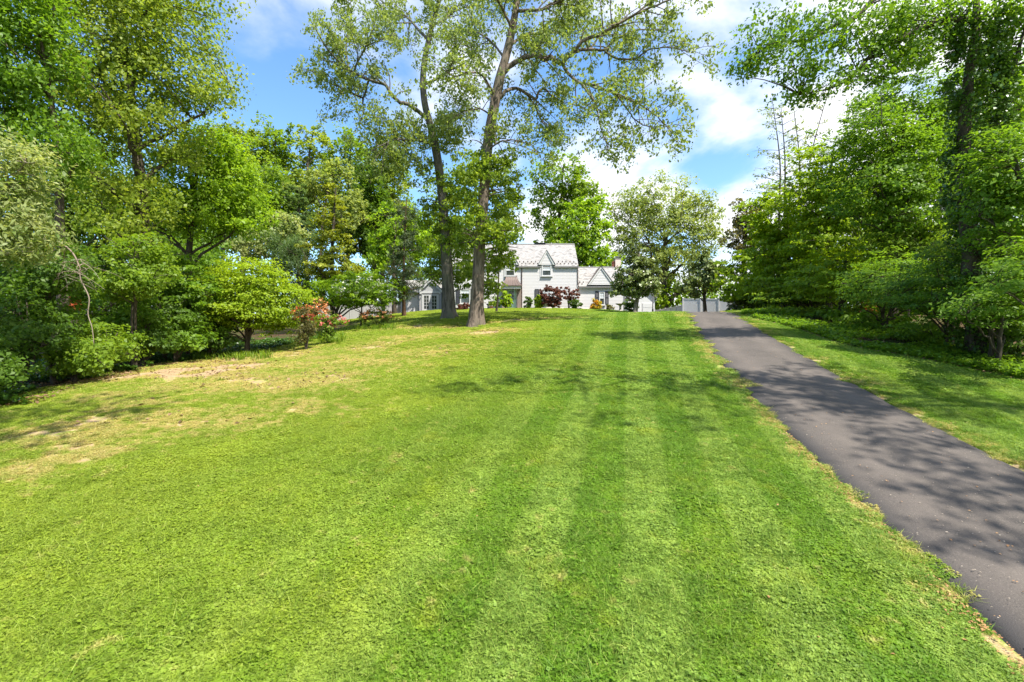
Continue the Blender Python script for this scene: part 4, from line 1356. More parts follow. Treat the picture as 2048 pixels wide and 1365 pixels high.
def oak(label, Y, trunk_pts, trunk_w, limbs, ells, bark, seed, leaf_dens=1.0, lowells=()):
    rng = np.random.default_rng(seed)
    k = Y / F
    tp = poly3(trunk_pts, Y)
    base = tp[0].copy(); base[2] = gz1(base[0], base[1])
    root = thing('oak_tree', label, 'tree', base, 'oaks on the lawn')
    path = smooth_path(tp, 5)
    rad = np.interp(np.linspace(0, len(tp) - 1, len(path)), np.arange(len(tp)), np.array(trunk_w) * k / 2)
    path = np.vstack([path[0] - [0, 0, .35], path]); rad = np.r_[rad[0] * 1.25, rad]
    V, Q = tube_arrays(path, rad, 24)
    # buttress flare and bark irregularity
    ang = np.tile(np.arange(24), len(path)) * 2 * math.pi / 24
    hgt = np.repeat(path[:, 2] - base[2], 24)
    cen = np.repeat(path, 24, axis=0)
    fl = 1 + .22 * np.exp(-np.maximum(hgt, 0) / .5) * np.sin(ang * 5 + seed) + .04 * np.sin(ang * 9 + hgt * 1.3)
    V = cen + (V - cen) * fl[:, None]
    np_mesh('trunk', V - base, Q, bark, root, smooth=True)
    ends = []      # (point, direction)
    tw_v, tw_f, off = [], [], 0
    for (pts, w0, w1) in limbs:
        lpth = smooth_path(poly3(pts, Y), 6)
        lpth[2:] += np.cumsum(rng.normal(size=(len(lpth) - 2, 3)) * .018, axis=0)
        lr = np.linspace(w0, w1, len(lpth)) * k / 2
        V, Q = tube_arrays(lpth, lr, 9)
        np_mesh('limb', V - base, Q, bark, root, smooth=True)
        L_tot = np.linalg.norm(np.diff(lpth, axis=0), axis=1).sum()
        nb = int(L_tot / .42) + 3
        for j in range(nb):
            f = .22 + .78 * (j + rng.random()) / nb
            i = min(int(f * (len(lpth) - 1)), len(lpth) - 2)
            p0 = lpth[i]; T = lpth[i + 1] - lpth[i]; T /= np.linalg.norm(T) + 1e-9
            d = T * .55 + rng.normal(size=3) * np.array([.62, .75, .55]) + np.array([0, 0, .10]); d /= np.linalg.norm(d)
            ln_b = (.9 + 1.6 * rng.random()) * (1.15 - .45 * f)
            q = p0 + d * ln_b + np.array([0, 0, -.10 * ln_b])
            sp_ = bez(p0, (p0 + q) / 2 + rng.normal(size=3) * .12 * ln_b + np.array([0, 0, .08 * ln_b]), q, 6)
            V, Qt = tube_arrays(sp_, np.linspace(min(.045, lr[i] * .6), .010, 6), 5)
            tw_v.append(V); tw_f.append(Qt + off); off += len(V)
            for _ in range(4):
                jj = rng.integers(2, 6); a = sp_[jj]
                dd = d * .5 + rng.normal(size=3) * .6; dd /= np.linalg.norm(dd)
                e = a + dd * (.25 + .6 * rng.random()) + np.array([0, 0, -.08])
                V, Qt = tube_arrays(bez(a, (a + e) / 2 + np.array([0, 0, .04]), e, 3), np.array([.011, .008, .004]), 3)
                tw_v.append(V); tw_f.append(Qt + off); off += len(V)
                ends.append(e)
            ends.append(q)
    br = np_mesh('twigs', np.concatenate(tw_v) - base, np.concatenate(tw_f), bark, root, smooth=True); br['kind'] = 'stuff'
    STAT[0] += sum(len(q) for q in tw_f) * 2
    C = np.array(ends)
    keep = rng.random(len(C)) < leaf_dens
    C = C[keep]
    nl_ = 20
    Vl, t = leaves(C, nl_, .30 + .16 * rng.random(len(C)), .165, .090, rng, flat=.85, up=.35, rnd=1.0, droop=.7, outw=0)
    if ells:
        area = sum(math.pi * e[1][0] * e[1][2] for e in ells)
        nc = int(area * 1.15 / (.15 * .08 * .5) / 30)
        Ce = sample_clumps(ells, nc, rng, .75)
        V2, t2 = leaves(Ce, 30, .42 * (.6 + .7 * rng.random(nc)), .165, .090, rng, flat=.8, up=.35, rnd=1.0, droop=.7, outw=0)
        Vl = np.concatenate([Vl, V2]); t = np.concatenate([t, t2])
    cr_ = np_mesh('crown', Vl - base, quads(len(t) // 4), L_OAK, root, t); cr_['kind'] = 'stuff'
    STAT[0] += len(t) // 2
    if lowells:
        area = sum(math.pi * e[1][0] * e[1][2] for e in lowells)
        nc = int(area * 2.6 / (.17 * .11 * .5) / 30)
        Ce = sample_clumps(lowells, nc, rng, .6)
        V2, t2 = leaves(Ce, 30, min(.40, 1) * (.6 + .7 * rng.random(nc)), .170, .11, rng, flat=.55, up=.6, rnd=.9, droop=.5, outw=0)
        c2 = np_mesh('low_foliage', V2 - base, quads(len(t2) // 4), L_OAKLOW, root, t2); c2['kind'] = 'stuff'
        STAT[0] += len(t2) // 2
        tv, tf, off = [], [], 0
        for e in lowells:
            for _ in range(5):
                g = e[0] + rng.normal(size=3) * e[1] * .6
                j = int(np.argmin(np.abs(path[:, 2] - (g[2] - .3))))
                V, Qt = tube_arrays(bez(path[j], (path[j] + g) / 2 + np.array([0, 0, .4]), g, 6), np.linspace(.05, .012, 6), 5)
                tv.append(V); tf.append(Qt + off); off += len(V)
        np_mesh('low_branches', np.concatenate(tv) - base, np.concatenate(tf), bark, root, smooth=True)['kind'] = 'stuff'
    return root


YA = 28.0
ea = lambda px, row, rx, ry, dy=0., depth=None: E(px, row, rx, ry, YA, dy, depth)
oak('nearer oak with a pale flared trunk and long limbs spreading to the right', YA,
    [(952, 655), (953, 636), (954, 600), (957, 540), (960, 480), (965, 420), (969, 370), (973, 320), (978, 270), (988, 215), (998, 165), (1010, 120), (1022, 70), (1031, 20), (1038, -50), (1042, -130)],
    [40, 32, 26, 23, 22, 21.5, 21, 20.5, 20, 19.5, 19, 16.5, 15, 13, 11, 7],
    [([(1003, 150), (1025, 127), (1045, 117), (1075, 112, -1), (1092, 119, -1.3), (1105, 115, -1.5), (1124, 127, -1.8)], 11, 8),
     ([(1124, 127, -1.8), (1150, 98, -2), (1165, 80, -2.2), (1200, 66, -2.4), (1240, 44, -2.8), (1290, 22, -3), (1340, 2, -3.2), (1400, -25, -3.4)], 8, 2),
     ([(1140, 112, -1.9), (1165, 100, -1.4), (1210, 103, -1), (1225, 88, -.8), (1255, 70, -.5), (1295, 60, -.2), (1335, 65, .2)], 6.5, 1.8),
     ([(1210, 103, -1), (1236, 120, -1.4), (1270, 115, -1.8), (1300, 96, -2), (1345, 92, -2.2), (1385, 100, -2.4)], 4.5, 1.5),
     ([(1124, 127, -1.8), (1135, 142, -2), (1160, 163, -2.4), (1195, 172, -2.8), (1235, 192, -3), (1275, 210, -3.2), (1310, 232, -3.4), (1345, 265, -3.6)], 6.5, 1.5),
     ([(1163, 166, -2.4), (1180, 190, -3), (1193, 215, -3.4), (1200, 262, -3.6), (1215, 290, -3.7)], 4, 1.3),
     ([(1235, 192, -3), (1260, 225, -3.4), (1285, 248, -3.6), (1320, 262, -4)], 3, 1.2),
     ([(988, 212), (1010, 188), (1030, 180, .5), (1055, 192, 1), (1073, 206, 1.2), (1078, 192, 1.4), (1092, 185, 1.6), (1108, 200, 2), (1135, 213, 2.2), (1180, 222, 2.6)], 7.5, 1.8),
     ([(1073, 206, 1.2), (1074, 230, 1), (1085, 250, .8), (1105, 270, .4)], 4, 1.2),
     ([(1015, 98), (1035, 80, 1), (1060, 70, 1.6), (1092, 69, 2), (1130, 60, 3), (1170, 40, 4)], 7, 2),
     ([(1031, 22), (1075, 20, -1), (1100, 8, -1.6), (1125, 0, -2), (1180, -30, -3)], 7, 3),
     ([(1024, 60), (1005, 20, -.8), (990, 0, -1.2), (960, -40, -2)], 6, 2),
     ([(1010, 118), (985, 90, 1.6), (960, 70, 2.4), (930, 62, 3), (900, 80, 3.4)], 5, 1.5),
     ([(992, 195), (965, 150, -1), (940, 145, -1.6), (915, 150, -2), (895, 138, -2.2)], 5, 1.5),
     ([(975, 300), (1000, 285, -1), (1030, 282, -1.6), (1065, 292, -2)], 4, 1.2),
     ([(985, 235), (960, 215, 1), (930, 220, 1.6), (900, 235, 2)], 4, 1.2)],
    [ea(1000, 260, 40, 40), ea(1050, 90, 40, 50), ea(1010, -10, 90, 40), ea(1150, 20, 70, 30, -1)],
    B_OAK, 3, lowells=[ea(985, 330, 52, 50), ea(940, 350, 45, 45, -.5), ea(1010, 410, 38, 55), ea(930, 430, 40, 45, -.6), ea(1000, 470, 48, 30, -.8), ea(1003, 515, 30, 42, 1.2, 1.0), ea(982, 565, 20, 38, 1.5, .9), ea(935, 490, 42, 36, 1.0)])
YB = 32.0
eb = lambda px, row, rx, ry, dy=0., depth=None: E(px, row, rx, ry, YB, dy, depth)
oak('farther oak with a dark leaning trunk left of the pale trunked oak', YB,
    [(898, 638), (897, 620), (896, 580), (893, 520), (889, 460), (886, 410), (882, 370), (877, 330), (871, 295), (862, 255), (850, 210), (846, 160), (851, 110), (862, 60), (875, 15), (888, -40), (895, -120)],
    [38, 29, 24, 21, 19, 18, 17, 16.5, 16, 14, 12.5, 12, 10.5, 9, 7.5, 6, 4],
    [([(848, 232), (820, 212, -1), (800, 205, -1.4), (783, 190, -1.8), (765, 167, -2), (738, 158, -2.3), (715, 147, -2.4), (697, 137, -2.5), (680, 122, -2.6), (655, 98, -2.8), (637, 75, -3), (618, 45, -3.2)], 8, 2),
     ([(697, 137, -2.5), (692, 100, -2), (695, 60, -1.6), (700, 15, -1.2)], 4, 1.5),
     ([(708, 143, -2.5), (720, 115, -3), (733, 92, -3.2), (738, 50, -3.6)], 4, 1.3),
     ([(733, 92, -3.2), (755, 82, -3.4), (785, 72, -3.6)], 3, 1.2),
     ([(738, 158, -2.3), (725, 195, -1.6), (700, 182, -1), (680, 175, -.6), (655, 150, -.2), (625, 140, 0)], 4, 1.2),
     ([(725, 195, -1.6), (728, 220, -1.6), (720, 250, -1.7)], 3, 1.2),
     ([(856, 80), (830, 50, 1.6), (805, 25, 2.4), (770, 5, 3), (740, -20, 3.4)], 6, 2),
     ([(826, 46, 1.8), (800, 45, 1), (790, 52, .4)], 3, 1.2),
     ([(846, 170), (872, 158, -1), (890, 145, -1.6), (905, 122, -2), (903, 98, -2.3), (920, 92, -2.6), (950, 110, -3)], 5.5, 1.5),
     ([(893, 143, -1.7), (915, 138, -2), (935, 152, -2.4), (965, 162, -3)], 4, 1.2),
     ([(866, 50), (890, 40, 2), (912, 25, 2.6), (950, 15, 3), (990, 25, 3.4)], 5, 1.5),
     ([(872, 290), (850, 285, -1), (820, 281, -1.8), (790, 281, -2.4), (765, 290, -2.8), (740, 305, -3)], 7, 2),
     ([(800, 281, -2.2), (785, 262, -2.6), (775, 240, -3)], 3, 1.2),
     ([(862, 255), (885, 235, 1), (910, 228, 1.8), (940, 235, 2.4)], 5, 1.5)],
    [eb(855, 265, 75, 48), eb(780, 275, 66, 34, -1.5), eb(760, 330, 60, 38, -1), eb(830, 330, 55, 45), eb(900, 270, 50, 45), eb(860, 20, 50, 60), eb(700, 10, 30, 30, -1.5), eb(660, 100, 35, 30, -2.5), eb(660, 155, 35, 22, -.5)],
    B_OAK2, 4, lowells=[eb(910, 380, 40, 50), eb(860, 430, 30, 50), eb(900, 470, 45, 48), eb(880, 540, 34, 34, .5), eb(930, 560, 34, 40, 1.5, .9)])

# ------------------------------------------------------------------ trees
G_FAR = 'tall trees on the skyline'
T = tree
# behind the house
T('tulip_tree', 'tall airy green tree rising behind the left end of the house roof ridge', 'tree', gp(1112, 78), [E(1120, 360, 62, 55, 78), E(1165, 400, 45, 55, 78), E(1100, 430, 40, 60, 78), E(1130, 480, 55, 50, 78)], L_MID, lai=2.2, nl=12, trunk_r=.5, seed=31, clump=1.0, per=30)
T('maple_tree', 'bright yellow green maple in front of the airy tall tree behind the roof', 'tree', gp(1170, 68), [E(1165, 440, 48, 48, 68), E(1190, 480, 35, 50, 68), E(1140, 500, 40, 40, 68), E(1185, 525, 50, 30, 68)], L_BRIGHT, lai=3.2, seed=32, trunk_r=.4, clump=.9)
T('spreading_oak', 'broad olive green oak with a forked trunk behind the garage', 'tree', gp(1330, 72), [E(1320, 400, 75, 52, 72), E(1260, 430, 55, 50, 72), E(1385, 430, 60, 45, 72), E(1330, 470, 95, 60, 72), E(1420, 480, 35, 40, 72), E(1250, 490, 35, 45, 72), E(1345, 530, 80, 35, 72)], L_OLIVE, lai=1.7, minL=.0042, nl=16, trunk_r=.75, top=P(1330, 470, 72), seed=33, clump=.95, per=34, bark=B_DARK)
T('bronze_tree', 'dull bronze leaved tree between the broad oak and the right hand woods', 'tree', gp(1500, 62), [E(1492, 430, 32, 38, 62), E(1475, 470, 28, 36, 62), E(1515, 470, 28, 40, 62)], L_BROWN, lai=2.0, seed=34, trunk_r=.35, clump=.8, per=30)
T('holly_tree', 'dark glossy holly tree beside the bird bath', 'tree', gp(1268, 46), [E(1272, 520, 28, 34, 46), E(1270, 560, 46, 30, 46), E(1290, 545, 30, 34, 46), E(1250, 585, 30, 14, 46), E(1296, 580, 28, 20, 46)], L_HOLLY, .11, lai=4.2, seed=35, trunk_r=.22, clump=.42, bark=B_PALE, shell=.6)
T('holly_tree', 'small holly tree in front of the white vinyl fence', 'tree', gp(1411, 47), [E(1405, 530, 28, 36, 47), E(1400, 565, 40, 28, 47), E(1425, 550, 28, 34, 47)], L_HOLLY, .11, lai=4.0, seed=36, trunk_r=.2, clump=.45, bark=B_DARK, shell=.6)
T('leafy_tree', 'small green tree filling the gap between the oaks and the house roof', 'tree', gp(905, 64), [E(880, 480, 60, 60, 66), E(800, 500, 60, 60, 66), E(960, 520, 60, 30, 66)], L_MID, lai=3, seed=37, trunk_r=.3, clump=.9)
T('leafy_tree', 'young leafy tree growing close behind the pale trunked oak', 'tree', gp(992, 38), [E(1008, 420, 44, 55, 38), E(998, 495, 36, 48, 38), E(978, 565, 24, 40, 38), E(940, 430, 44, 55, 38), E(925, 520, 36, 50, 38), E(985, 350, 50, 40, 38)], L_OAKLOW, .16, .11, lai=1.7, seed=40, trunk_r=.07, clump=.55, flat=.5, droop=.5)
# conifers
T('pine_tree', 'thin grey green pine with a bare reddish trunk before the left wing', 'tree', gp(808, 44), [E(812, 450, 26, 50, 44), E(805, 520, 32, 40, 44), E(812, 560, 38, 26, 44), E(800, 590, 30, 16, 44)], L_PINE, .16, .03, lai=1.6, seed=38, trunk_r=.17, bark=B_PINE, top=P(812, 400, 44), clump=.38, per=60, rnd=1.2, up=.2, outw=1.)
T('golden_conifer', 'golden green pyramidal conifer left of the farther oak', 'tree', gp(668, 43), [E(668, 385, 10, 20, 43), E(668, 415, 22, 22, 43), E(667, 450, 36, 26, 43), E(668, 492, 48, 28, 43), E(670, 535, 58, 28, 43)], L_GOLDCON, .28, .13, lai=3.2, seed=39, trunk_r=.25, flat=.28, clump=.62, per=46, droop=.5, up=1.3, rnd=.6, shell=.4)
# left middle distance
T('japanese_maple', 'layered lime green small tree at the left lawn edge', 'tree', gp(494, 24), [E(500, 545, 70, 36, 24), E(470, 585, 85, 36, 24), E(545, 590, 72, 40, 24), E(500, 625, 95, 30, 24), E(560, 640, 50, 24, 24), E(450, 640, 50, 24, 24)], L_YELLOW, .10, lai=3.4, flat=.22, clump=.5, seed=41, trunk_r=.11, stems=2, up=1.3, rnd=.55, per=34, shell=.6, minL=.0042)
T('dogwood', 'white flowering dogwood beside the panel fence', 'tree', gp(720, 33), [E(725, 575, 62, 20, 33), E(710, 595, 48, 22, 33), E(760, 600, 40, 18, 33), E(690, 600, 30, 18, 33)], L_BRIGHT, .11, lai=2.3, flat=.3, clump=.4, seed=42, trunk_r=.07, up=1.2, rnd=.6, flowers=(F_WHITE, 190, .10, .3), minL=.004)
T('maple_tree', 'fresh green young maple standing behind the dogwood', 'tree', gp(664, 41), [E(690, 575, 58, 26, 41), E(660, 590, 45, 26, 41), E(735, 565, 45, 30, 42), E(770, 580, 36, 24, 43)], L_BRIGHT, .14, lai=3.0, flat=.45, clump=.6, seed=43, trunk_r=.16)
T('weeping_tree', 'soft grey green weeping tree between the lime tree and the golden conifer', 'tree', gp(600, 42), [E(588, 550, 36, 48, 44), E(575, 505, 34, 36, 44), E(612, 595, 30, 26, 44)], L_BLUE, .16, .035, lai=2.4, seed=44, trunk_r=.15, droop=1.6, up=.1, flat=1.2, clump=.5, per=46)
T('blossoming_tree', 'cream blossomed tree above the lime green small tree', 'tree', gp(560, 46), [E(570, 450, 36, 28, 46), E(545, 480, 55, 28, 46), E(500, 495, 50, 25, 45), E(580, 490, 34, 26, 46)], L_CREAM, .14, lai=2.6, seed=45, trunk_r=.2, clump=.6)
T('blossoming_tree', 'pale creamy tree rising behind the golden conifer', 'tree', gp(655, 62), [E(640, 365, 38, 28, 62), E(680, 350, 36, 26, 62), E(610, 385, 28, 26, 62), E(700, 420, 40, 40, 62)], L_OLIVE, .2, lai=2.4, seed=46, trunk_r=.3, clump=.8)
T('leafy_tree', 'dark green tree behind and right of the golden conifer', 'tree', gp(745, 66), [E(740, 380, 36, 60, 66), E(755, 450, 45, 60, 66), E(720, 470, 45, 50, 66)], L_DARK, lai=3.2, seed=47, trunk_r=.4, clump=.8)
T('leafy_tree', 'light green small tree left of the thin pine', 'tree', gp(790, 56), [E(795, 450, 45, 40, 56), E(770, 500, 45, 40, 56), E(830, 480, 40, 50, 57)], L_BRIGHT, lai=2.2, seed=48, trunk_r=.25, clump=.7)
T('spruce_tree', 'blue green evergreen peering out left of the golden conifer', 'tree', gp(590, 56), [E(585, 395, 28, 26, 56), E(590, 435, 36, 30, 56), E(605, 480, 40, 34, 56)], L_BLUE, .16, .05, lai=3, seed=49, trunk_r=.25, flat=.5)
sky_trees = [(480, 260, 60, 62, 'yellow green skyline tree behind the left maple', L_TULIP), (548, 268, 52, 62, 'rounded skyline tree left of the tallest skyline crown', L_MID), (628, 262, 46, 50, 'tallest narrow skyline tree with a visible upright trunk', L_TULIP),
             (700, 272, 50, 50, 'skyline tree under the left limb of the farther oak', L_MID), (770, 300, 55, 60, 'skyline tree behind the drooping oak limb', L_TULIP)]
for i, (px, row, rx, ry, lab, lm) in enumerate(sky_trees):
    T('skyline_tree', lab, 'tree', gp(px, 72 + 2 * i), [E(px, row + 25, rx * .8, ry * .8, 72 + 2 * i), E(px - 15, row + 90, rx, ry, 72 + 2 * i), E(px + 18, row + 160, rx, ry, 72 + 2 * i)], lm, lai=2.5, seed=50 + i, trunk_r=.45, clump=1.0, per=34, group=G_FAR)

# left woods
T('tulip_tree', 'tall tulip tree with a forked trunk and high crown on the left', 'tree', gp(262, 21), [E(170, 70, 150, 90, 21), E(330, 70, 110, 75, 21), E(250, 170, 150, 80, 21), E(400, 150, 75, 60, 21), E(430, 190, 45, 28, 20), E(130, 220, 120, 80, 21), E(300, 270, 110, 70, 21), E(240, -60, 220, 80, 21), E(200, 370, 80, 55, 20.3), E(300, 400, 60, 50, 20.3), E(240, 460, 70, 40, 19.8)], L_TULIP, .13, lai=1.9, seed=61, trunk_r=.36, top=P(235, 60, 21), nl=16, clump=.62, per=36, twigs=160, bark=B_DARK)
T('maple_tree', 'bright green maple leaning over the left lawn edge', 'tree', gp(375, 26), [E(430, 300, 70, 55, 26), E(390, 350, 90, 60, 26), E(470, 370, 60, 60, 26), E(500, 430, 48, 40, 26), E(420, 430, 70, 50, 26), E(340, 420, 70, 50, 26)], L_BRIGHT, .13, lai=2.8, seed=62, trunk_r=.24, nl=14, clump=.6, flat=.5, up=1.)
T('shade_tree', 'dark shade tree with crossing limbs at the far left', 'tree', gp(105, 16), [E(60, 110, 90, 110, 16), E(20, 230, 90, 90, 16), E(110, 300, 80, 70, 16), E(30, 10, 110, 70, 16), E(-40, 120, 70, 160, 16)], L_FOREST, .12, lai=2.0, seed=63, trunk_r=.2, top=P(75, 60, 16), nl=13, clump=.5, per=34, twigs=140)
T('flowering_tree', 'pale yellow blossomed branches reaching in at the far left', 'tree', gp(-140, 11.5), [E(10, 310, 75, 38, 11.5), E(50, 350, 70, 34, 11.5), E(10, 420, 80, 50, 11.5), E(60, 470, 60, 34, 11.5), E(-60, 400, 70, 110, 11.5), E(20, 505, 70, 24, 11.5)], L_CREAM, .11, .042, lai=2.3, seed=64, trunk_r=.14, clump=.34, per=30, bark=B_PALE, droop=.1)
T('leafy_tree', 'mid green tree filling the left woods behind the tulip tree', 'tree', gp(150, 32), [E(150, 400, 120, 80, 32), E(60, 460, 110, 70, 32), E(260, 430, 90, 80, 32), E(200, 330, 90, 60, 32)], L_MID, .15, lai=2.6, seed=65, trunk_r=.3, clump=.8)
T('leafy_tree', 'slender dark tree behind the bright left maple', 'tree', gp(330, 36), [E(330, 500, 80, 50, 36), E(400, 520, 70, 40, 36), E(270, 520, 70, 50, 36)], L_FOREST, .15, lai=2.0, seed=66, trunk_r=.22, clump=.7)
T('leafy_tree', 'deep green tree between the bright left maple and the skyline trees', 'tree', gp(430, 54), [E(450, 400, 60, 70, 54), E(520, 380, 55, 60, 54), E(400, 460, 60, 60, 54), E(520, 450, 50, 50, 54)], L_MID, .2, lai=3.0, seed=67, trunk_r=.3, clump=.9)
G_UND = 'bushes along the foot of the left woods'
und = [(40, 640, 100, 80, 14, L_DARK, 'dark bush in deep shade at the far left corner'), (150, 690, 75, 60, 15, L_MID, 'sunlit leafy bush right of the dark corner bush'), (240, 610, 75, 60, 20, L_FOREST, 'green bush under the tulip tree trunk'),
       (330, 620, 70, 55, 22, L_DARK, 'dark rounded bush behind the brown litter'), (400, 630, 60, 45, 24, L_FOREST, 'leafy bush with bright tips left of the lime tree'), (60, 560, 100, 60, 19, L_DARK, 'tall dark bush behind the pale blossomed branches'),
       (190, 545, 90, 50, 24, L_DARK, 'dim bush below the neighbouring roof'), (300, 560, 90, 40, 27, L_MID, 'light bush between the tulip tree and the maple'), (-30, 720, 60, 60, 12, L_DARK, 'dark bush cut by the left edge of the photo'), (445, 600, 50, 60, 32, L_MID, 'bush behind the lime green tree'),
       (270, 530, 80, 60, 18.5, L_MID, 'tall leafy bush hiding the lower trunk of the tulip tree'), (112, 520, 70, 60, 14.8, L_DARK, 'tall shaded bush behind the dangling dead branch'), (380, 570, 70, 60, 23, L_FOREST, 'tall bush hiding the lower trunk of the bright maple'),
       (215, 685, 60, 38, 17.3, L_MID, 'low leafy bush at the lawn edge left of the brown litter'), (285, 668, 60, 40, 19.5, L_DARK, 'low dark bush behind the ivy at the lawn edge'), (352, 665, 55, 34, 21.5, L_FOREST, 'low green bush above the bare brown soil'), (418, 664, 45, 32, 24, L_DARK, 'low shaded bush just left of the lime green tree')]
for i, (px, row, rx, ry, Y, lm, lab) in enumerate(und):
    tree('woodland_bush', lab, 'bush', gp(px, Y), [E(px, row, rx, ry, Y), E(px + rx * .4, row + ry * .4, rx * .6, ry * .5, Y, -.6), E(px - rx * .3, row + ry * .75, rx * .7, ry * .4, Y, -.4)], lm, .10, lai=2.6, seed=70 + i, trunk_r=.06, stems=3, trunk_parts=('stem', 'foliage'), flat=.45, clump=.38, group=G_UND, up=1.0, twigs=60, minL=.006)

# hanging dead branch on the left
rb = np.random.default_rng(12)
hb = thing('dead_branch', 'bare pale dead branch dangling in front of the dark left bushes', 'branch', P(160, 520, 12.5))
O = np.array(hb.location)
main = smooth_path(poly3([(95, 470), (140, 500), (158, 532), (162, 560), (178, 595), (176, 628), (184, 655), (188, 690)], 12.5), 5)
add_part('stem', M_TWIG, hb, lambda b: b.tube(main, np.linspace(.022, .008, len(main)), 7), True)


def dtw(b):
    for _ in range(11):
        a = P(110 + 80 * rb.random(), 520 + 30 * rb.random(), 12.5 + .6 * rb.normal())
        j = int(np.argmin(np.linalg.norm(main - a, axis=1)))
        e = a + np.array([.45 * rb.normal(), .4 * rb.normal(), -.25 - .35 * rb.random()])
        b.tube(np.vstack([bez(main[j], (main[j] + a) / 2 + [0, 0, .15], a, 5), bez(a, (a + e) / 2 + [0.1, 0, .05], e, 4)[1:]]), np.linspace(.012, .003, 8), 4)


add_part('twigs', M_TWIG, hb, dtw)['kind'] = 'stuff'

# right woods
ivy_limbs = [(smooth_path(poly3(pts, 17.4), 5), w) for pts, w in (
    ([(1950, 42), (1895, 40), (1850, 52), (1800, 78), (1755, 95), (1735, 118), (1700, 155), (1665, 175), (1600, 190)], .13),
    ([(1950, -110), (1850, -120), (1790, -60), (1745, 0), (1705, 38), (1670, 50), (1640, 68), (1610, 82), (1560, 84), (1510, 110)], .12),
    ([(1965, 330), (2010, 200), (2040, 90), (2060, 20)], .13))]
ivt = T('ivy_clad_tree', 'tall ivy covered tree with a limb arching over the driveway on the right', 'tree', gp(1962, 17.5), [E(1560, 110, 70, 40, 17, 0, 1.2), E(1530, 60, 50, 50, 17, 0, 1.0), E(1620, 60, 80, 55, 17, 0, 1.4), E(1640, 160, 80, 35, 17, 0, 1.2), E(1720, 60, 90, 70, 17.5), E(1820, 60, 90, 70, 17.5), E(1760, 130, 80, 35, 17.5), E(1960, 20, 130, 60, 17.5), E(2060, 120, 90, 120, 17.5), E(1500, 130, 30, 24, 17, 0, .8)],
  L_FOREST, .12, lai=1.5, seed=81, trunk_r=.34, top=P(1950, -60, 17.5), nl=10, clump=.5, per=34, flat=.5, twigs=170, bark=B_DARK, traced=ivy_limbs)
Oi = np.array(ivt.location)
# ivy sleeve round the trunk
ri = np.random.default_rng(82)
h = ri.random(700); tr_p = np.array(gp(1962, 17.5))[None] + h[:, None] * (P(1955, 20, 17.5) - gp(1962, 17.5))[None]
an = ri.random(700) * 6.283
rr_ = .42 + .42 * ri.random(700) * (1 - .35 * h) + .25 * fbm(h * 9, an * 0, 3, 2)
Civ = tr_p + np.c_[np.cos(an) * rr_, np.sin(an) * rr_, np.zeros(700)]
V, t = leaves(Civ, 30, .28, .10, .085, ri, flat=.9, up=.1, outw=1.4, outc=np.array([Oi[0], Oi[1], 8]), droop=.8)
iv = np_mesh('ivy', V - Oi, quads(len(t) // 4), L_IVY, ivt, t); iv['kind'] = 'stuff'; STAT[0] += len(t) // 2

rt = [('leafy_tree', 'yellow green tree at the far end of the right hand woods', 1505, 40, [E(1505, 545, 62, 42, 40), E(1470, 560, 40, 40, 40), E(1530, 500, 50, 40, 40), E(1510, 590, 70, 24, 40)], L_FORESTY),
      ('leafy_tree', 'yellow green tree with a slim trunk below the bare saplings', 1570, 35, [E(1560, 430, 60, 60, 35), E(1590, 490, 75, 60, 35), E(1540, 490, 45, 50, 35), E(1570, 560, 90, 40, 35)], L_FORESTY),
      ('leafy_tree', 'light green tree beneath the tip of the arching limb', 1660, 31, [E(1660, 330, 75, 60, 31), E(1640, 400, 80, 60, 31), E(1700, 420, 80, 60, 31), E(1660, 480, 100, 50, 31)], L_FORESTY),
      ('leafy_tree', 'broad green tree left of the ivy covered trunk', 1790, 25, [E(1760, 270, 90, 70, 25), E(1830, 330, 90, 80, 25), E(1750, 380, 90, 70, 25), E(1840, 430, 90, 60, 25)], L_FOREST),
      ('leafy_tree', 'tall green tree rising behind the ivy covered trunk', 1880, 29, [E(1830, 190, 90, 60, 29), E(1900, 260, 90, 80, 29), E(1990, 200, 90, 90, 29), E(1750, 220, 50, 40, 29)], L_FOREST),
      ('leafy_tree', 'deep green tree at the right edge above the cut sapling', 2110, 15, [E(2020, 330, 80, 80, 15.5), E(2060, 430, 90, 80, 15.5), E(1990, 400, 50, 60, 15.5)], L_FOREST)]
for i, (nm, lab, px, Y, ells, lm) in enumerate(rt):
    T(nm, lab, 'tree', gp(px, Y), ells, lm, .12, lai=2.5, flat=.28, clump=.62, seed=90 + i, trunk_r=.17, up=1.2, rnd=.65, droop=.5, per=36, nl=12, twigs=120, minL=.006)
G_RU = 'layered understory trees along the right of the driveway'
ru = [(1600, 580, 80, 34, 33, L_FORESTY, 'understory tree nearest the rubbish bin', 1622), (1690, 550, 95, 60, 28, L_FORESTY, 'understory tree with a slim trunk and red azalea behind', 1680), (1790, 560, 90, 60, 23, L_FOREST, 'layered understory tree left of the leaning pair of trunks', 1762),
      (1890, 570, 100, 65, 19, L_FOREST, 'layered understory tree with sprays low over the verge', 1900), (1990, 600, 85, 60, 16, L_FOREST, 'layered understory tree hanging over the cut sapling', 1985), (1820, 480, 80, 50, 26, L_MID, 'understory tree in the middle of the right hand woods', 1812),
      (1960, 490, 90, 50, 20, L_MID, 'understory tree in front of the ivy covered trunk', 1930), (2060, 540, 60, 70, 13.5, L_FOREST, 'understory tree cut by the right edge of the photo', 2075)]
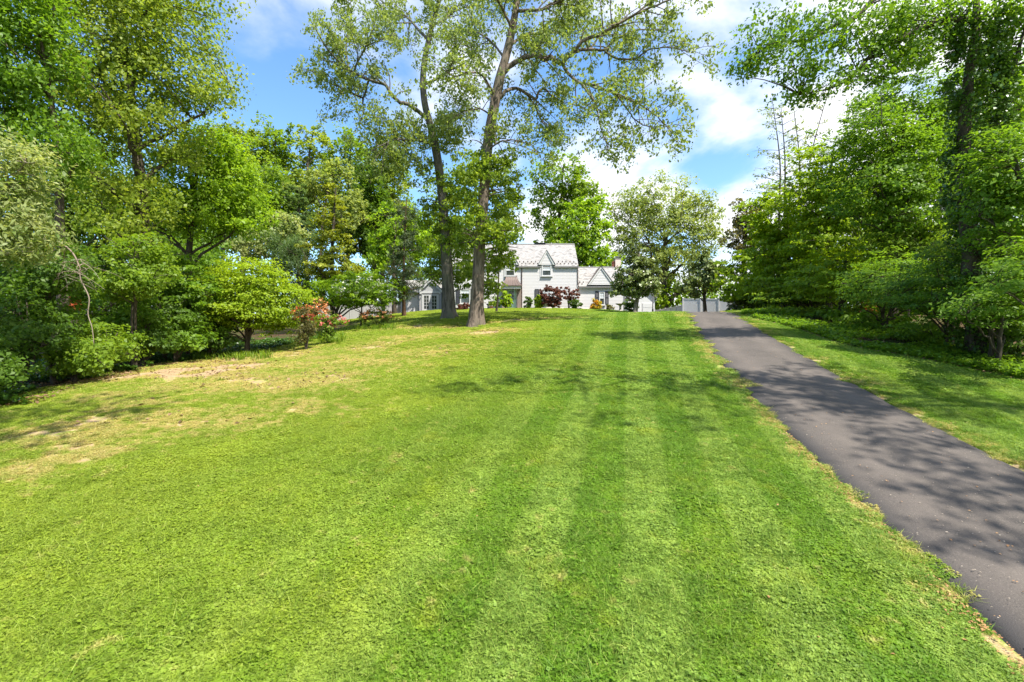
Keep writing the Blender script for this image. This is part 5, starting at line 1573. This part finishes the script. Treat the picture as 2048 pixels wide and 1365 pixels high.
for i, (px, row, rx, ry, Y, lm, lab, bpx) in enumerate(ru):
    T('understory_tree', lab, 'tree', gp(bpx, Y), [E(px, row, rx, ry, Y), E(px - rx * .5, row + ry * .3, rx * .7, ry * .6, Y, -.8), E(px + rx * .5, row + ry * .4, rx * .6, ry * .5, Y, .6)], lm, .12, .06, lai=2.3, flat=.18, clump=.55, seed=110 + i, trunk_r=.09, stems=2, up=1.5, rnd=.45, droop=.6, per=34, nl=10, twigs=90, group=G_RU, minL=.006, bark=B_DARK)
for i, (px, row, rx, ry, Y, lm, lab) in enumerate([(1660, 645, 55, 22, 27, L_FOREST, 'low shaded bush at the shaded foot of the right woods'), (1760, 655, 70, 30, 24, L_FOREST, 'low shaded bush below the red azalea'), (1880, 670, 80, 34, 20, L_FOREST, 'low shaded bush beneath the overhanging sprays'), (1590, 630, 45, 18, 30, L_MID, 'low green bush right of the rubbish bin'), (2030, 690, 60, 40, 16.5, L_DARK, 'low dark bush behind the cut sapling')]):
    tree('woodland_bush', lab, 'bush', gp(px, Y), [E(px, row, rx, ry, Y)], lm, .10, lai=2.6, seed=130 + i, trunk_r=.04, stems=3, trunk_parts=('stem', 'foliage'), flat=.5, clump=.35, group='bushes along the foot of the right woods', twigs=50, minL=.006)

# crowns just outside the photo whose shade falls across the drive and the lawn
def W3(x, y, h, r, rz): return (np.array([x, y, gz1(x, y) + h]), np.array([r, r, rz]))


T('leafy_tree', 'tall tree outside the photo on the right shading the lower driveway', 'tree', np.array([15.5, 8.5, gz1(15.5, 8.5)]), [W3(8.6, 7.6, 13.5, 2.8, 1.2), W3(12, 7, 13, 2.8, 1.6), W3(15.5, 7, 15, 3, 2.6), W3(5.6, 7.8, 14.5, 2.0, .8), W3(7.5, 10.2, 15.5, 1.8, .8)], L_FOREST, .2, lai=.75, seed=151, trunk_r=.3, clump=.8)
T('leafy_tree', 'tree outside the photo on the right whose branch reaches over the drive', 'tree', np.array([14, 2, gz1(14, 2)]), [W3(11.2, 2.0, 11, 2.2, .9), W3(13, 1, 12, 2.5, 1.5), W3(14, 1, 14, 3, 2.4), W3(12, 4.2, 12.5, 1.7, .6)], L_FOREST, .2, lai=.42, seed=152, trunk_r=.26, clump=.8)
T('leafy_tree', 'tree outside the photo on the left shading the near lawn edge', 'tree', np.array([-14, 2, gz1(-14, 2)]), [W3(-5.2, 5.6, 11.5, 2.3, 1.0), W3(-8.5, 4.5, 11.5, 1.8, 1.0), W3(-13, 2, 13, 3, 2.4)], L_MID, .2, lai=1.2, seed=153, trunk_r=.28, clump=.8)

# bare saplings against the sky
for i, (px, top_, lean, lab) in enumerate([(1556, 196, -12, 'leftmost slender bare sapling against the clouds with wide thin side shoots'), (1568, 215, -6, 'second slender bare sapling close beside the leftmost'), (1596, 205, -10, 'slender bare sapling under the tip of the arching limb'), (1630, 170, 30, 'bare branching sapling leaning right into the woods')]):
    rng = np.random.default_rng(140 + i)
    b0 = gp(px, 38)
    rt_ = thing('bare_sapling', lab, 'sapling', b0, 'thin bare saplings above the right woods')
    tpth = smooth_path(np.array([b0, P(px - lean * .2, 420, 38), P(px - lean * .3, 320, 38), P(px + lean, top_, 38)]), 6)
    V, Q = tube_arrays(tpth, np.linspace(.11, .018, len(tpth)), 7)
    np_mesh('trunk', V - b0, Q, B_DARK, rt_, smooth=True)
    tv, tf, off, cs_ = [], [], 0, []
    for k in range(30):
        j = rng.integers(6, len(tpth) - 1); a = tpth[j]
        s = rng.choice([-1, 1], p=[.7, .3]) if i == 0 else rng.choice([-1, 1])
        ln_ = (1.0 + 2.0 * rng.random()) * (1.25 - j / len(tpth))
        e = a + np.array([s * ln_, .6 * rng.normal(), ln_ * .35])
        q = bez(a, (a + e) / 2 + [0, 0, .1 * ln_], e, 6)
        V, Qq = tube_arrays(q, np.linspace(.022, .006, 6), 4); tv.append(V); tf.append(Qq + off); off += len(V)
        cs_ += list(q[2:] + rng.normal(size=(4, 3)) * .12)
    bo = np_mesh('twigs', np.concatenate(tv) - b0, np.concatenate(tf), B_DARK, rt_, smooth=True); bo['kind'] = 'stuff'
    V, t = leaves(np.array(cs_), 5, .22, .15, .08, rng, up=.4, droop=.4)
    fo = np_mesh('foliage', V - b0, quads(len(t) // 4), L_OLIVE, rt_, t); fo['kind'] = 'stuff'

# cut pale sapling at the right edge
b0 = hit(2010, 722); Yc = b0[1]
cs = thing('tree_stump', 'pale bare cut trunk standing at the right edge of the woods', 'stump', b0)
O = b0
add_part('trunk', B_PALE, cs, lambda b: b.tube([b0 - [0, 0, .2], b0 + [0, 0, .35], P(2011, 668, Yc), P(2009, 652, Yc)], [.075, .06, .055, .05], 10), True)
lg = hit(1950, 728)
lo_ = MB(lg); lo_.tube([lg + [-.45, .1, .05], lg + [0, 0, .07], lg + [.55, -.08, .06]], [.05, .055, .045], 8)
l2 = lo_.build('fallen_log', B_PALE, None, True); l2.location = tuple(lg)
tag(l2, 'short pale fallen log lying at the woods edge near the cut trunk', 'log')

# ------------------------------------------------------------------ woods far behind (one mass) and ground cover
rw = np.random.default_rng(200)


def mass(name, label, spans, n, r, L, leaf, seed):
    """spans: (X0,X1,Y0,Y1,top row function on photo)"""
    rng = np.random.default_rng(seed); C = []
    for (p0, p1, Y0, Y1, toprow, share) in spans:
        m_ = int(n * share)
        Y = Y0 + (Y1 - Y0) * rng.random(m_); px = p0 + (p1 - p0) * rng.random(m_)
        X = (px - CX) * Y / F; g = gz(X, Y)
        tr0 = toprow if isinstance(toprow, (int, float)) else toprow[0] + (toprow[1] - toprow[0]) * (px - p0) / (p1 - p0)
        top_ = CZ + (CY - (tr0 + 30 * (fbm(px / 40., px * 0, seed, 3) - .5) * 2)) * Y / F
        z = g + (np.maximum(top_ - g, 1.)) * rng.random(m_) ** 1.25
        C.append(np.c_[X, Y, z])
    C = np.concatenate(C)
    V, t = leaves(C, 40, r * (.6 + .8 * rng.random(len(C))), L, L * .65, rng, flat=.6, tint=fbm(C[:, 0] * .3, C[:, 2] * .3, seed, 3))
    STAT[0] += len(t) // 2
    o = np_mesh(name, V, quads(len(t) // 4), leaf, None, t)
    return tag(o, label, 'woods', 'stuff')


mass('distant_woods', 'distant mixed woods behind the house and garden', [(-400, 460, 60, 85, 360, .34), (440, 960, 82, 95, 310, .30), (960, 1260, 90, 100, 575, .06), (1250, 1480, 85, 95, 560, .08), (1500, 1900, 55, 75, (420, 230), .16), (1900, 2400, 55, 70, 230, .14)], 2400, 1.5, .46, L_MID, 201)
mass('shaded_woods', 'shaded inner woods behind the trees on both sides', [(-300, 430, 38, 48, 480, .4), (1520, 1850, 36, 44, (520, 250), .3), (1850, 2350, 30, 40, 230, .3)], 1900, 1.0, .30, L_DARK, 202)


def ground_cover(name, label, pts_fn, n, L, leaf, seed, hmax=.12):
    rng = np.random.default_rng(seed)
    X, Y = pts_fn(rng, n)
    Z = gz(X, Y) + .05 + hmax * rng.random(len(X)) * fbm(X * .7, Y * .7, seed, 3) * 1.6
    C = np.c_[X, Y, Z]
    V, t = leaves(C, 5, .16, L, L * .85, rng, flat=.35, up=1.6, rnd=.6, droop=.1)
    STAT[0] += len(t) // 2
    o = np_mesh(name, V, quads(len(t) // 4), leaf, None, t)
    return tag(o, label, 'ground cover', 'stuff')


def left_cover(rng, n):
    Y = 9 + 21 * rng.random(n) ** 1.2; X = lawn_left(Y) + .6 - 7 * rng.random(n) ** 1.4
    k = (fbm(X * .5, Y * .5, 61, 3) > .40) & (dryness(X, Y) < .5)
    return X[k], Y[k]


def right_cover(rng, n):
    Y = 10 + 24 * rng.random(n) ** 1.1; X = lawn_right(Y) - .6 + 6 * rng.random(n) ** 1.4
    k = fbm(X * .5, Y * .5, 62, 3) > .36
    return X[k], Y[k]


ground_cover('ivy_cover', 'ivy and weeds carpeting the ground under the left woods', left_cover, 9000, .10, L_IVY, 211, .25)
ground_cover('woodland_cover', 'low leafy weeds carpeting the edge of the right woods', right_cover, 9000, .10, L_FOREST, 212, .2)

# daffodil leaves
rd = np.random.default_rng(220)
for (pxs, rows, n, lab) in (((600, 690), (672, 690), 55, 'clump of upright daffodil leaves below the azaleas'), ((385, 540), (708, 722), 60, 'tufts of long daffodil leaves at the foot of the lime green tree'), ((715, 790), (655, 664), 40, 'strappy green leaves under the vase shaped azalea')):
    vs = []
    for k in range(n):
        c = hit(pxs[0] + (pxs[1] - pxs[0]) * rd.random(), rows[0] + (rows[1] - rows[0]) * rd.random())
        m_ = 14
        a = rd.random(m_) * 6.283; ln_ = .22 + .16 * rd.random(m_)
        b0 = c + np.c_[rd.normal(size=(m_, 2)) * .08, np.zeros(m_)]
        sd = np.c_[np.cos(a + 1.57), np.sin(a + 1.57), np.zeros(m_)] * .012
        tip = b0 + np.c_[np.cos(a) * ln_ * .45, np.sin(a) * ln_ * .45, ln_]
        mid = b0 + np.c_[np.cos(a) * ln_ * .12, np.sin(a) * ln_ * .12, ln_ * .6]
        vs.append(np.stack([b0 - sd, b0 + sd, mid + sd, mid - sd, mid - sd, mid + sd, tip + sd * .2, tip - sd * .2], 1).reshape(-1, 3))
    V = np.concatenate(vs)
    tag(np_mesh('daffodil_leaves', V, quads(len(V) // 4), L_MID, None, np.repeat(rd.random(len(V) // 8), 8)), lab, 'daffodil leaves', 'stuff')

# leaf litter along the foot of both woods
rl = np.random.default_rng(240)
yl_ = 9 + 18 * rl.random(5200) ** 1.2
xl_ = np.where(rl.random(5200) < .5, lawn_left(yl_) + .9 - np.abs(rl.normal(size=5200)) * 1.3, lawn_right(yl_) - .8 + np.abs(rl.normal(size=5200)) * 1.3)
xd_ = -18 + 20 * rl.random(9000); yd_ = 10 + 22 * rl.random(9000)
kd_ = in_lawn(xd_, yd_) & (dryness(xd_, yd_) > .50 + .3 * rl.random(9000))
xl_ = np.r_[xl_, xd_[kd_]]; yl_ = np.r_[yl_, yd_[kd_]]
V, t = leaves(np.c_[xl_, yl_, gz(xl_, yl_) + .05], 1, .03, .085, .055, rl, flat=.2, up=2.0, rnd=.7, droop=0)
tag(np_mesh('leaf_litter', V, quads(len(t) // 4), F_LITTER, None, t), 'brown leaf litter strewn along the foot of the woods on both sides', 'leaf litter', 'stuff')
# pale specks on the asphalt
ys_ = 3.5 + 24 * rl.random(1300) ** 1.4; xs_ = drive_l(ys_) + .1 + 3.0 * rl.random(1300)
V, t = leaves(np.c_[xs_, ys_, gz(xs_, ys_) + .058], 1, .01, .018, .013, rl, flat=.05, up=3, rnd=.4, droop=0)
tag(np_mesh('debris', V, quads(len(t) // 4), F_CHAFF, None, t), 'pale petals and chips scattered over the asphalt driveway', 'debris', 'stuff')

# fallen leaves on the lawn, the verge and along the driveway edges
rf_ = np.random.default_rng(230)
Y = 3 + 24 * rf_.random(2600) ** 1.5
X = drive_l(Y) - .02 - np.abs(rf_.normal(size=len(Y))) * .11
Y2 = 5 + 20 * rf_.random(700); X2 = drive_r(Y2) + .02 + np.abs(rf_.normal(size=len(Y2))) * .3
Y3 = 3 + 18 * rf_.random(330); X3 = drive_l(Y3) + .1 + 3.0 * rf_.random(len(Y3))
Y4 = 2.5 + 14 * rf_.random(420) ** 1.3; X4 = (rf_.random(len(Y4)) * 1.9 - .95) * Y4; X4 = np.minimum(X4, drive_l(Y4) - .2)
Xa = np.r_[X, X2, X3, X4]; Ya = np.r_[Y, Y2, Y3, Y4]
on_d = (Xa > drive_l(Ya)) & (Xa < drive_r(Ya))
Za = gz(Xa, Ya) + np.where(on_d, .056, .035)
V, t = leaves(np.c_[Xa, Ya, Za], 1, .02, .026, .018, rf_, flat=.1, up=2.5, rnd=.5, droop=0)
tag(np_mesh('fallen_leaves', V, quads(len(t) // 4), F_DEADLEAF, None, t), 'dry orange brown leaves fallen along the driveway edges and on the lawn', 'fallen leaves', 'stuff')
print('TRIS', STAT[0])
